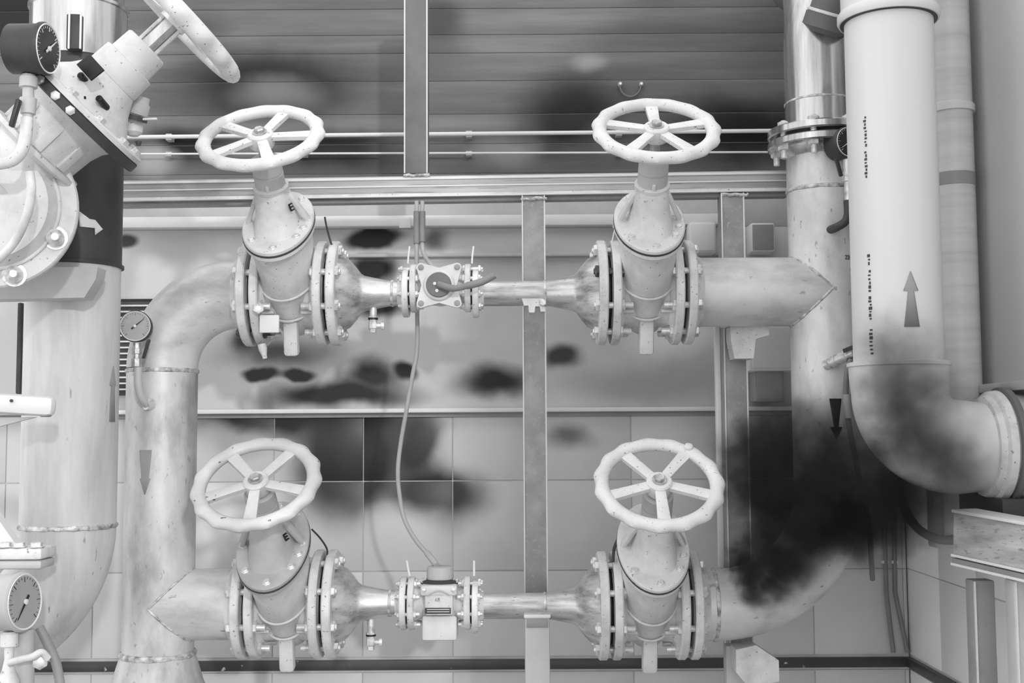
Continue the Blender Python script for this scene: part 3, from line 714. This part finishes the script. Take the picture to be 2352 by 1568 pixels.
# hoses
h1 = tag(MB().tube(spline([P(1955, 826, -.14), P(1946, 850, -.14), P(1943, 900, -.13), P(1948, 960, -.12), P(1962, 1040, -.10), P(1976, 1110, -.08), P(1990, 1170, -.04), P(1998, 1230, .02), P(2004, 1330, .10)], 8), .0062, 14).build('drain_hose', 'hose'), 'thin grey drain hose falling from the small drain valve past the arrow', 'hose')
MB().tube([P(1945, 905, -.133), P(1946, 930, -.131), P(1950, 958, -.125)], .0085, 14).build('coupling', 'cable', h1)
h2 = tag(MB().tube(spline([P(2060, 1060, -.10), P(2066, 1110, -.12), P(2078, 1165, -.14), P(2105, 1210, -.16), P(2145, 1235, -.18), P(2185, 1240, -.20), P(2225, 1228, -.22)], 8), .0095, 14).build('rubber_hose', 'hose'), 'thick grey hose sagging below the plastic elbow towards the steel stand', 'hose')
for (px0, px1, px2, lab) in ((2032, 2036, 2052, 'thin cable clipped down the wall by the corner, on the valve side'), (2054, 2056, 2085, 'thin cable clipped down the wall by the corner, nearest the tiled side wall')):
    cb = tag(MB().tube([P(px0 - 6, 1060, YW - .012), P(px0, 1200, YW - .012), P(px1, 1360, YW - .012), P((px1 + px2) / 2, 1430, YW - .012), P(px2, 1498, YW - .012)], .0055, 10).build('wall_cable', 'hose'), lab, 'cable')
    for py in (1150, 1290): MB().box(P(px0, py, YW - .008), .016, .014, .008, bev=.001).build('clip', 'white', cb)

# ------------------------------------------------------------------ centre cables
c1 = tag(MB().tube(spline([P(957, 462, .10), P(957, 560, .09), P(958, 700, .08), P(958, 800, .08), P(948, 860, .08), P(934, 940, .09), P(920, 1020, .10), P(914, 1080, .10), P(917, 1130, .10), P(928, 1190, .09), P(955, 1240, .06), P(985, 1275, .03), P(1003, 1298, .0)], 7), .0052, 12).build('hanging_cable', 'cable'), 'long grey cable hanging from the beam past the lever valve to the flow meter', 'cable')
MB().tube([P(957, 486, .099), P(957, 560, .089)], .0075, 12).build('sleeve', 'hose', c1)
MB().tube([P(981, 1270, .034), P(1003, 1298, .0)], .0075, 12).build('gland', 'cable', c1)
c2 = tag(MB().tube(spline([P(970, 462, .10), P(970, 560, .09), P(976, 588, .06), P(988, 606, .0), P(1000, 622, -.03)], 7), .0052, 12).build('short_cable', 'cable'), 'short grey cable curving from the beam into the lever valve', 'cable')
MB().tube([P(970, 486, .099), P(970, 556, .089)], .0075, 12).build('sleeve', 'hose', c2)

# ------------------------------------------------------------------ brackets and boxes behind the right valves
bk = thing('pipe_bracket', 'pale angled pipe bracket on the post under the upper right pipe', 'bracket', P(1700, 830, .04))
MB().prism([(-.03, 0), (.058, .012), (.06, -.02), (.028, -.03), (.022, -.075), (-.022, -.075), (-.03, -.03)], P(1702, 752, .06), X, Z, .06).build('gusset', 'flange', bk)
MB().box(P(1715, 745, .05), .11, .09, .008, bev=.002).build('saddle_plate', 'white', bk)
bk2 = thing('pipe_support', 'pale stub support with a capped top under the lower slim tube', 'support', P(1234, 1560, .02))
zt_ = P(1234, 1414, 0).z
MB().box(V((P(1234, 1490, 0).x, .0, zt_ - .25)), .056, .056, .5, bev=.004).build('stub', 'lightgrey', bk2)
MB().box(V((P(1234, 1490, 0).x, .0, zt_ + .003)), .060, .060, .008, bev=.002).build('cap', 'white', bk2)
MB().box(V((P(1234, 1490, 0).x, -.029, zt_ - .012)), .048, .003, .018, bev=.001).build('cap_band', 'midgrey', bk2)
bk3 = thing('pipe_support', 'pale wedge-shaped support under the bend of the lower right pipe', 'support', P(1725, 1560, .02))
MB().prism([(-.045, .02), (.0, .03), (.05, -.004), (.05, -.05), (-.02, -.06), (-.045, -.03)], P(1730, 1506, 0), X, Z, .07).build('wedge', 'flange', bk3)
MB().box(P(1690, 1530, .05) - Z * .2, .05, .04, .5, bev=.003).build('leg', 'lightgrey', bk3)
def jbox(px, py, wpx, hpx, Y, dpt, m, label, lid='white'):
    s = S(Y); o = MB().box(P(px, py, Y), wpx * s, dpt, hpx * s, bev=.006).build('junction_box', m); tag(o, label, 'box')
    MB().box(P(px, py, Y) + V((0, -dpt / 2 - .001, 0)), wpx * s * .86, .004, hpx * s * .86, bev=.003).build('lid', lid, o)
    return o
jbox(1610, 549, 62, 72, YW - .04, .06, 'white', 'white junction box on the wall behind the upper right valve')
jbox(1747, 549, 56, 68, YW - .04, .06, 'white', 'small junction box with a grey lid between post and tall pipe', 'midgrey')
jbox(1768, 800, 110, 108, YW - .06, .08, 'white', 'large pale wall box below the upper right pipe beside the tall pipe', 'white')
jbox(1760, 884, 66, 78, YW - .05, .08, 'midgrey', 'grey wall box hanging below the large pale wall box', 'midgrey')

# ------------------------------------------------------------------ white plastic pipe with elbow (right)
YP = -.35; sP = S(YP)
ax = P(2054, 500, YP).x
RPp = 101 * sP
pp = thing('plastic_pipe', 'wide white plastic pipe with an up arrow, ending in an elbow into the right wall', 'pipe', V((ax, YP, P(2060, 1120, YP).z)))
zso, zel = P(2050, 838, YP).z, P(2050, 900, YP).z
MB().lathe(V((ax, YP, zso - .02)), Z, [(0, RPp), (P(2045, 44, YP).z - zso + .02, RPp), (P(2045, 44, YP).z - zso + .021, RPp - .01)], 56).build('riser', 'plastic', pp)
zc2 = P(2045, 40, YP).z
MB().lathe(V((ax, YP, zc2 - .012)), Z, [(0, RPp + .001), (.001, RPp + .011), (.006, RPp + .0135), (.018, RPp + .0135), (.023, RPp + .010), (.024, RPp + .006), (.4, RPp + .006)], 56).build('socket', 'plastic', pp)
MB().lathe(V((ax, YP, zc2 - .0125)), Z, [(0, RPp + .003), (.001, RPp + .008), (.006, RPp + .008)], 56).build('seal_ring', 'dark', pp)
Re = RPp + .006; Rb = Re + .016
ec = V((ax + Rb, YP, zel))
MB().tube([V((ax, YP, zso)), V((ax, YP, (zso + zel) / 2))] + arc(ec, X * -1, Z * -1, Rb, 0, math.pi / 2, 18) + [V((XR - .08, YP, zel - Rb))], [Re + .004] + [Re + .003] + [Re] * 19 + [Re * .93], 56).build('elbow', 'plastic', pp)
MB().lathe(V((ax, YP, zso - .004)), Z, [(0, Re + .003), (.001, Re + .007), (.008, Re + .007), (.010, Re + .001)], 56).build('elbow_rim', 'plastic', pp)
zh = zel - Rb
MB().lathe(V((XR - .085, YP, zh)), X, [(0, Re * .92), (.001, Re + .004), (.012, Re + .008), (.016, Re + .016), (.03, Re + .018), (.036, Re + .012), (.079, Re + .010)], 56).build('wall_collar', 'flange', pp)
MB().lathe(V((XR - .05, YP, zh)), X, [(0, Re + .012), (.001, Re + .024), (.012, Re + .024), (.013, Re + .012)], 56).build('clamp_ring', 'post_dark', pp)
axP = V((ax, YP, 0))
patch(axP, RPp, arrow_rows(P(2087, 751, YP - .08).z, P(2085, 624, YP - .08).z, P(2085, 669, YP - .08).z, .0150, .0058, .0145, c=.027), pp, 'sticker', 'arrow_sticker')
# printed line of small characters running up the pipe
f_ = (CL - axP); f_.z = 0; f_.normalize(); r_t = V((-f_.y, f_.x, 0))
mk = MB()
random.seed(9)
def prt(y0, y1, wide, step, dens):
    y = y0
    while y < y1:
        if random.random() < dens:
            th = -.60; n_ = f_ * math.cos(th) + r_t * math.sin(th); t_ = Z.cross(n_)
            pz = P(2000, y, YP - .06).z
            hh = random.uniform(.35, .9) * step * sP
            ww = wide * random.uniform(.5, 1) * sP
            mk.box(axP + n_ * (RPp + .0006) + Z * pz + t_ * random.uniform(-.0012, .0012), ww, .0008, hh, (t_, n_, Z))
        y += step
prt(268, 420, 7, 8, .75); prt(577, 672, 7, 9, .8); prt(683, 732, 9, 8, .95); prt(757, 812, 9, 9, .95)
mk.build('print_line', 'dark', pp)['kind'] = 'stuff'
# milky pipe behind
YQ = -.17; ax2 = P(2193, 480, YQ).x; RQ = 47 * S(YQ)
qp = thing('plastic_pipe', 'slimmer milky plastic pipe standing in the corner behind the wide white pipe', 'pipe', V((ax2, YQ, P(2200, 1250, YQ).z)))
MB().lathe(V((ax2, YQ, P(2200, 1250, YQ).z)), Z, [(0, RQ), (P(2200, -60, YQ).z - P(2200, 1250, YQ).z, RQ)], 40).build('riser', 'plastic2', qp)
MB().lathe(V((ax2, YQ, P(2195, 262, YQ).z)), Z, [(0, RQ), (.001, RQ + .005), (.016, RQ + .005), (.02, RQ + .001)], 40).build('socket', 'plastic2', qp)
MB().lathe(V((ax2, YQ, P(2195, 430, YQ).z)), Z, [(0, RQ + .0005), (.0005, RQ + .0012), (.028, RQ + .0012), (.0285, RQ + .0005)], 40).build('label_band', 'midgrey', qp)

# ------------------------------------------------------------------ steel stand lower right
st = thing('steel_stand', 'galvanised steel stand with a short channel beam on two legs by the right wall', 'stand', P(2280, 1568, -.45))
YS = -.42
a, b_ = P(2212, 1222, YS), P(2352, 1250, YS - .14)
dd = (b_ - a).normalized(); b2 = a + dd * .30
uu, vv = frame(dd, Z)
MB().box((a + b2) / 2, (b2 - a).length, .05, 95 * S(YS), (dd, vv, uu), .003).build('channel', 'frame', st)
MB().box((a + b2) / 2 + uu * (50 * S(YS)), (b2 - a).length, .06, .006, (dd, vv, uu), .001).build('channel_lip', 'white', st)
MB().box((a + b2) / 2 - uu * (50 * S(YS)), (b2 - a).length, .06, .005, (dd, vv, uu), .001).build('channel_lip', 'white', st)
MB().box((a + b2) / 2 - uu * (62 * S(YS)), (b2 - a).length, .055, .010, (dd, vv, uu), .002).build('rail', 'midgrey', st)
MB().box((a + b2) / 2 - uu * (70 * S(YS)), (b2 - a).length, .06, .005, (dd, vv, uu), .001).build('rail_lip', 'white', st)
for px, wd, m in ((2250, .042, 'midgrey'), (2348, .05, 'lightgrey')):
    q = P(px, 1330, YS - (.0 if px < 2300 else .12))
    MB().box(V((q.x, q.y, (q.z) / 2 + .0)), wd, .04, q.z, bev=.003).build('leg', m, st)
    MB().box(V((q.x - wd * .42, q.y - .021, q.z / 2)), .003, .003, q.z - .004).build('leg_edge', 'white', st)
dk = tag(MB().box(V((XR - .045, -.30, P(2300, 1145, -.25).z - .035)), .07, .26, .09, bev=.004).build('wall_box', 'dark'), 'dark box on the right wall under the pipe collar', 'box')
tag(MB().box(P(2176, 1185, -.12), 78 * S(-.12), .05, 140 * S(-.12), bev=.006).build('pale_case', 'lightgrey'), 'pale upright case below the plastic elbow', 'case')

# ------------------------------------------------------------------ big left pipe
YB = -.20; axb = P(161, 1000, YB).x; RBg = 105 * S(YB)
bp = thing('large_pipe', 'large pale pipe behind the big angle valve, bending away at the bottom left', 'pipe', V((axb, YB, .5)))
zl0, zl1 = P(160, 612, YB).z, P(160, 1207, YB).z
MB().lathe(V((axb, YB, zl1)), Z, [(0, RBg), (zl0 - zl1, RBg)], 56).build('riser', 'bigpipe', bp)
weldring(bp, V((axb, YB, zl1)), Z, RBg, .004)
MB().lathe(V((axb, YB, zl0 - .004)), Z, [(0, RBg + .001), (.001, RBg + .006), (.007, RBg + .006), (.008, RBg + .001), (P(160, 120, YB).z - zl0, RBg + .001)], 56).build('dark_section', 'dark', bp)
zt0 = P(175, 150, YB).z
MB().lathe(V((axb, YB, zt0)), Z, [(0, RBg), (.001, RBg + .004), (.118, RBg + .004), (.1185, RBg + .008), (.125, RBg + .008), (.126, RBg - .004), (.5, RBg - .004)], 56).build('top_collar', 'chrome', bp)
MB().box(P(172, 75, YB - RBg - .012), .030, .02, .075, bev=.003).build('strap', 'dark', bp)
for dx in (-.012, .012): MB().box(P(172, 70, YB - RBg - .024) + X * dx, .004, .004, .078, bev=.001).build('strap_edge', 'white', bp)
bc3 = V((axb - .24, YB, zl1))
MB().tube(arc(bc3, X, Z * -1, .24, 0, math.pi / 2, 20) + [bc3 + V((-.4, 0, -.24))], RBg, 56).build('bend', 'bigpipe', bp)
axB = V((axb, YB, 0))
patch(axB, RBg, arrow_rows(P(262, 968, YB - .02).z, P(264, 840, YB - .02).z, P(263, 886, YB - .02).z, .011, .006, .012, c=.098), bp, 'sticker', 'arrow_sticker')
def arow(py, x0, x1):
    f = lambda px: RBg * math.asin((px - 172) / 106.0)
    a, b = f(x0), f(x1); return (P(200, py, YB - .08).z, (a + b) / 2, (b - a) / 2)
patch(axB, RBg + .002, [arow(487, 180, 181), arow(503, 181, 203), arow(503.5, 181, 215), arow(522, 182, 231), arow(522.5, 214, 232), arow(538, 215, 216)], bp, 'white', 'arrow_sticker')

# ------------------------------------------------------------------ big angle valve top left
YV = -.50; sV = S(YV)
bv0 = P(176, 258, YV)
av = V((.70, .03, .69)).normalized()
gv = thing('angle_valve', 'big pale slanted valve with a large flange and edge-on handwheel', 'valve', P(20, 640, YV))
eu, ew = frame(av, V((0, -1, 0)))
h_ = lambda px: px * sV
MB().lathe(bv0, av, [(h_(-13), h_(150)), (h_(-12), h_(176)), (h_(-9), h_(180)), (h_(9), h_(180)), (h_(12), h_(176)), (h_(13), h_(150))], 64).build('bonnet_flange', 'dark', gv)
MB().lathe(bv0, av, [(h_(12), h_(172)), (h_(13), h_(178)), (h_(24), h_(178)), (h_(27), h_(174)), (h_(28), h_(130))], 64).build('upper_flange', 'cast', gv)
MB().lathe(bv0, av, [(h_(26), h_(128)), (h_(40), h_(118)), (h_(75), h_(88)), (h_(105), h_(70)), (h_(118), h_(64))], 56).build('bonnet', 'cast', gv)
MB().lathe(bv0, av, [(h_(112), h_(66)), (h_(114), h_(68)), (h_(168), h_(66)), (h_(170), h_(62))], 48).build('yoke', 'cast', gv)
MB().lathe(bv0, av, [(h_(168), h_(54)), (h_(170), h_(56)), (h_(222), h_(54)), (h_(226), h_(50))], 48).build('gland_cap', 'cast', gv)
MB().lathe(bv0, av, [(h_(224), h_(22)), (h_(335), h_(22))], 6).build('stem', 'chrome', gv)
for q in (-1, 1):
    MB().bar(bv0 + av * h_(222) + ew * (q * h_(26)), bv0 + av * h_(315) + ew * (q * h_(26)), h_(9), h_(9), eu, .002).build('stem_guide', 'flange', gv)
# hand wheel
hc = bv0 + av * h_(325); rings = []; RW = h_(168)
for i in range(96):
    a = 2 * math.pi * i / 96; rd = eu * math.cos(a) + ew * math.sin(a); wob = .004 * math.cos(16 * a)
    rings.append([hc + rd * (RW + (h_(24) + wob) * math.cos(b_)) + av * (h_(22) * math.sin(b_)) for b_ in [2 * math.pi * k / 12 for k in range(12)]])
hw = MB().loft(rings, closed=True).build('hand_wheel', 'wheel', gv)
for k in range(5):
    a = .3 + 2 * math.pi * k / 5; rd = eu * math.cos(a) + ew * math.sin(a); s2 = av.cross(rd)
    MB().loft([[hc + rd * q + s2 * (wd * sx) + av * (sz * h_(9)) for sx, sz in ((-1, -1), (1, -1), (1, 1), (-1, 1))] for q, wd in ((h_(20), h_(15)), (h_(156), h_(20)))]).build('spoke', 'wheel', hw)
MB().lathe(hc, av, [(h_(-22), h_(34)), (h_(18), h_(34)), (h_(22), h_(28))], 28).build('hub', 'wheel', hw)
# nameplate, lugs on the bonnet
fv = V((.05, -1, .1))
nt_ = P(208, 155, YV - .11)
nrm = V((-.1, -.95, .25)).normalized(); e1 = V((.66, 0, .0)) - nrm * nrm.dot(V((.66, 0, 0))); 
e1 = (V((.62, 0, -.70)) - nrm * nrm.dot(V((.62, 0, -.70)))).normalized(); e2 = nrm.cross(e1)
MB().box(nt_, h_(58), h_(5), h_(38), (e1, nrm, e2), .001).build('name_plate', 'jet', gv)
for px, py in ((192, 228), (229, 228), (187, 175)):
    MB().lathe(P(px, py, YV - .085), nrm, [(-.03, h_(8)), (.004, h_(8)), (.006, h_(5))], 12).build('screw', 'jet', gv)
# bolts round the flange (nuts on the rim face)
for k in range(12):
    a = 2 * math.pi * k / 12 + .2; rd = eu * math.cos(a) + ew * math.sin(a)
    inst('bolt', CAP, gv, bv0 + rd * h_(156) + av * h_(27), av.to_track_quat('Z', 'Y').to_euler())
for q in (0.12, .36, -.16):
    rd = eu * math.cos(q) + ew * math.sin(q)
    MB().lathe(bv0 + rd * h_(176), rd, [(0, h_(11)), (h_(8), h_(11)), (h_(10), h_(8))], 6).build('rim_nut', 'bolt', gv)
# neck and body
MB().lathe(bv0, av * -1, [(h_(12), h_(120)), (h_(30), h_(108)), (h_(60), h_(100)), (h_(118), h_(96)), (h_(120), h_(118)), (h_(130), h_(120)), (h_(134), h_(112)), (h_(140), h_(90)), (h_(230), h_(86)), (h_(232), h_(104)), (h_(244), h_(104)), (h_(248), h_(84)), (h_(420), h_(84))], 56).build('neck', 'cast', gv)
for q in (-1.1, -.35, .4, 1.15):
    rd = eu * math.cos(q) + ew * math.sin(q)
    MB().bar(bv0 + rd * h_(100) - av * h_(14), bv0 + rd * h_(97) - av * h_(118), h_(12), h_(26), rd, .003).build('neck_rib', 'cast', gv)
# round end flange facing the viewer
nf = V((.30, -.95, -.02)).normalized(); fc = P(-25, 468, YV - .05)
MB().lathe(fc, nf, [(-.03, h_(188)), (-.028, h_(192)), (-.004, h_(192)), (0, h_(188)), (.001, h_(150)), (.012, h_(142)), (.03, h_(128)), (.034, h_(100))], 64).build('end_flange', 'cast', gv)
MB().tube([fc + nf * .004 + (frame(nf)[0] * math.cos(t) + frame(nf)[1] * math.sin(t)) * h_(150) for t in [2 * math.pi * i / 48 for i in range(49)]], .0035, 8).build('flange_rim', 'flange', gv)
for px, py in ((125, 541), (31, 629), (-60, 640)):
    p = P(px, py, YV - .05); b_ = p - nf * ((p - fc).dot(nf))
    n0 = MB().lathe(b_, nf, [(0, h_(27)), (.003, h_(27)), (.0035, h_(20)), (.014, h_(20)), (.016, h_(16)), (.024, h_(11)), (.026, h_(8))], 18).build('bolt', 'bolt', gv)
MB().lathe(P(0, 470, -.40), V((0, -1, 0)), [(-.05, h_(120)), (.0, h_(170)), (.05, h_(180)), (.07, h_(170))], 40).build('body', 'cast', gv)
MB().tube(spline([P(68, 395, YV - .15), P(72, 440, YV - .15), P(60, 500, YV - .14), P(30, 560, YV - .12), P(-20, 610, YV - .1)], 6), .008, 12).build('equaliser_tube', 'flange', gv)
MB().prism([(-.24, .0), (.066, 0), (.062, -.025), (.040, -.062), (-.24, -.066)], P(160, 617, YB - RBg - .035), X, Z, .05).build('foot', 'lightgrey', gv)
# dial clamp right of the bonnet
dc = thing('position_indicator', 'small round position indicator with a wing lever behind the big slanted valve', 'indicator', P(310, 320, YV + .06))
MB().lathe(P(312, 262, YV + .06), V((.3, -.15, 1)), [(0, h_(28)), (h_(26), h_(28)), (h_(28), h_(24)), (h_(44), h_(22))], 32).build('drum', 'collar', dc)
MB().lathe(P(310, 268, YV + .05), V((.3, -.15, 1)), [(-h_(8), h_(30)), (h_(4), h_(30))], 32).build('drum_band', 'dark', dc)
MB().bar(P(328, 274, YV + .04), P(361, 273, YV + .04), h_(8), h_(5), V((0, -1, 0)), .001).build('wing_lever', 'flange', dc)
MB().lathe(P(306, 312, YV + .06), Z, [(0, h_(12)), (h_(8), h_(22)), (h_(36), h_(24)), (h_(40), h_(16))], 12).build('base', 'flange', dc)
MB().lathe(P(318, 325, YV + .04), Z * -1, [(0, h_(8)), (h_(10), h_(5))], 10).build('stud', 'dark', dc)

# gauge on the big valve
gc3 = P(106, 112, YV - .18)
g3 = gauge('large dark-faced gauge with black case on the big slanted valve', gc3, V((1.0, -.10, -.03)).normalized(), 60 * S(YV - .18), .065, dialm='dial_dark', ptr=math.radians(40), case='dark', bez='white')
yv = YV - .17
MB().lathe(P(66, 172, yv), V((0, .0, -1)), [(0, h_(14)), (h_(6), h_(19)), (h_(28), h_(19)), (h_(30), h_(12)), (h_(50), h_(12)), (h_(52), h_(18)), (h_(86), h_(16)), (h_(88), h_(11)), (h_(112), h_(11))], 10).build('cock', 'collar', g3)
MB().bar(P(44, 228, yv - .02), P(26, 292, yv - .02), h_(17), h_(10), V((0, -1, 0)), .003).build('cock_lever', 'black', g3)
MB().tube(spline([P(62, 270, yv), P(60, 305, yv), P(50, 345, yv), P(25, 370, yv), P(-30, 380, yv)], 6), h_(13), 16).build('siphon_tube', 'flange', g3)
# gauge lower left
gc4 = P(53, 1382, -.50)
g4 = gauge('large grey-faced gauge on a cock in front of the big pipe bend', gc4, V((.97, -.22, .05)).normalized(), 65 * S(-.50), .06, dialm='dial', ptr=math.radians(230), case='collar', bez='white')
MB().tube([P(55, 1445, -.46), P(54, 1640, -.46)], .019, 20).build('stem_tube', 'lightgrey', g4)
MB().lathe(P(22, 1450, -.50), Z * -1, [(0, .012), (.004, .016), (.026, .016), (.028, .009), (.05, .008), (.07, .012), (.09, .02), (.12, .02)], 12).build('cock', 'flange', g4)
MB().tube(spline([P(20, 1522, -.52), P(50, 1514, -.52), P(75, 1508, -.52), P(95, 1498, -.51), P(110, 1512, -.50)], 5), .007, 12).build('cock_lever', 'flange', g4)
MB().lathe(P(92, 1520, -.50), V((.3, -1, 0)), [(-.02, .014), (.004, .014), (.006, .009)], 6).build('union_nut', 'bolt', g4)
MB().tube(spline([P(90, 1440, -.43), P(108, 1475, -.43), P(128, 1520, -.43), P(140, 1580, -.43)], 5), .009, 12).build('bypass_tube', 'midgrey', g4)

# lever, flange plate, dark bar at the left edge
lh = thing('hand_lever', 'white rounded hand lever in front of the large left pipe', 'lever', P(60, 960, -.48))
MB().bar(P(-90, 921, -.48), P(127, 934, -.48), 46 * S(-.48), .03, Z, .012).build('grip', 'white', lh)
MB().bar(P(-90, 950, -.47), P(112, 948, -.47), 10 * S(-.47), .022, Z, .003).build('grip_edge', 'collar', lh)
MB().lathe(P(105, 950, -.48), Z * -1, [(0, .011), (.004, .011), (.006, .008)], 12).build('stud', 'midgrey', lh)
MB().lathe(P(27, 920, -.498), V((0, -1, 0)), [(0, .003), (.003, .003)], 10).build('pin', 'dark', lh)
MB().prism([(-.10, .0), (.02, 0), (-.10, -.03)], P(60, 958, -.46), X, Z, .012).build('web', 'lightgrey', lh)
fp = thing('flange_plate', 'pale bolted flange stack at the bottom of the large left pipe', 'flange', P(20, 1300, -.42))
MB().box(P(28, 1268, -.42), 170 * S(-.42), .08, 26 * S(-.42), bev=.006).build('upper_plate', 'flange', fp)
MB().box(P(22, 1293, -.42), 176 * S(-.42), .07, 20 * S(-.42), bev=.005).build('lower_plate', 'collar', fp)
MB().prism([(-.09, 0), (.045, 0), (-.02, .09), (-.09, .12)], P(-5, 1256, -.42), X, Z, .03).build('gusset', 'white', fp)
for px in (12, 44, 84): inst('bolt', CAP, fp, P(px, 1256, -.445))
tag(MB().box(P(47, 800, -.16), 11 * S(-.16), .02, 210 * S(-.16), bev=.003).build('dark_bar', 'dark'), 'narrow dark upright bar beside the large left pipe', 'bar')

# ------------------------------------------------------------------ smoke
pl = [(1765, 1318, -.19, .085, 1.5), (1800, 1262, -.19, .11, 1.3), (1850, 1180, -.20, .145, 1.2), (1770, 1080, -.14, .15, .8), (1890, 1110, -.20, .15, 1.0), (1970, 1170, -.20, .14, 1.0),
      (2040, 1010, -.50, .12, .55), (2100, 1000, -.50, .11, .45), (2090, 920, -.50, .14, .36), (2070, 830, -.49, .12, .28), (2060, 1130, -.30, .14, .8), (2170, 1080, -.50, .13, .34), (1850, 1000, -.12, .13, .4), (2180, 960, -.50, .10, .16)]
pts_ = [(P(a, b, c), r, k) for a, b, c, r, k in pl]
mbs = MB()
lo_ = V([min(p[i] - r for p, r, k in pts_) for i in range(3)]); hi_ = V([max(p[i] + r for p, r, k in pts_) for i in range(3)])
bmx = bmesh.new(); bmesh.ops.create_icosphere(bmx, subdivisions=4, radius=1)
cc = (lo_ + hi_) / 2; ee = (hi_ - lo_) / 2
bmx.verts.index_update()
hull = []
for q in bmx.verts:
    d = q.co.normalized(); best = max((p - cc).dot(d) + r for p, r, k in pts_)
    hull.append(cc + d * max(best, .05))
mbs.add(hull, [tuple(x.index for x in f.verts) for f in bmx.faces]); bmx.free()
ms = bpy.data.materials.new('dark_smoke'); ms.use_nodes = True; nt = ms.node_tree
for n_ in list(nt.nodes):
    if n_.type == 'BSDF_PRINCIPLED': nt.nodes.remove(n_)
N = nt.nodes.new; Lk = nt.links.new
pv = N('ShaderNodeVolumePrincipled'); pv.inputs['Color'].default_value = (.08, .08, .08, 1); pv.inputs['Anisotropy'].default_value = 0
Lk(pv.outputs[0], nt.nodes['Material Output'].inputs['Volume'])
geo = N('ShaderNodeNewGeometry')
nz = N('ShaderNodeTexNoise'); nz.inputs['Scale'].default_value = 12; nz.inputs['Detail'].default_value = 7; nz.inputs['Roughness'].default_value = .62
Lk(geo.outputs['Position'], nz.inputs['Vector'])
sb = N('ShaderNodeVectorMath'); sb.operation = 'SUBTRACT'; sb.inputs[1].default_value = (.5, .5, .5); Lk(nz.outputs['Color'], sb.inputs[0])
s_ = N('ShaderNodeVectorMath'); s_.operation = 'SCALE'; s_.inputs['Scale'].default_value = .22; Lk(sb.outputs[0], s_.inputs[0])
ad = N('ShaderNodeVectorMath'); ad.operation = 'ADD'; Lk(geo.outputs['Position'], ad.inputs[0]); Lk(s_.outputs[0], ad.inputs[1])
tot = None
for p, r, k in pts_:
    dn = N('ShaderNodeVectorMath'); dn.operation = 'DISTANCE'; dn.inputs[1].default_value = p; Lk(ad.outputs[0], dn.inputs[0])
    mr = N('ShaderNodeMapRange'); mr.interpolation_type = 'SMOOTHSTEP'; mr.inputs[1].default_value = r * 1.02; mr.inputs[2].default_value = r * .2; mr.inputs[4].default_value = k
    Lk(dn.outputs['Value'], mr.inputs[0])
    if tot is None: tot = mr.outputs[0]
    else:
        mm = N('ShaderNodeMath'); mm.operation = 'MAXIMUM'; Lk(tot, mm.inputs[0]); Lk(mr.outputs[0], mm.inputs[1]); tot = mm.outputs[0]
mrn = N('ShaderNodeMapRange'); mrn.inputs[1].default_value = .38; mrn.inputs[2].default_value = .60; mrn.inputs[3].default_value = .12; mrn.inputs[4].default_value = 1.35; Lk(nz.outputs[0], mrn.inputs[0])
m1 = N('ShaderNodeMath'); m1.operation = 'MULTIPLY'; Lk(tot, m1.inputs[0]); Lk(mrn.outputs[0], m1.inputs[1])
m2 = N('ShaderNodeMath'); m2.operation = 'MULTIPLY'; Lk(m1.outputs[0], m2.inputs[0]); m2.inputs[1].default_value = 30
Lk(m2.outputs[0], pv.inputs['Density'])
M['smoke'] = ms
sm = mbs.build('smoke_plume', 'smoke')
tag(sm, 'dark smoke plume rising from the lower right bend past the plastic elbow', 'smoke')
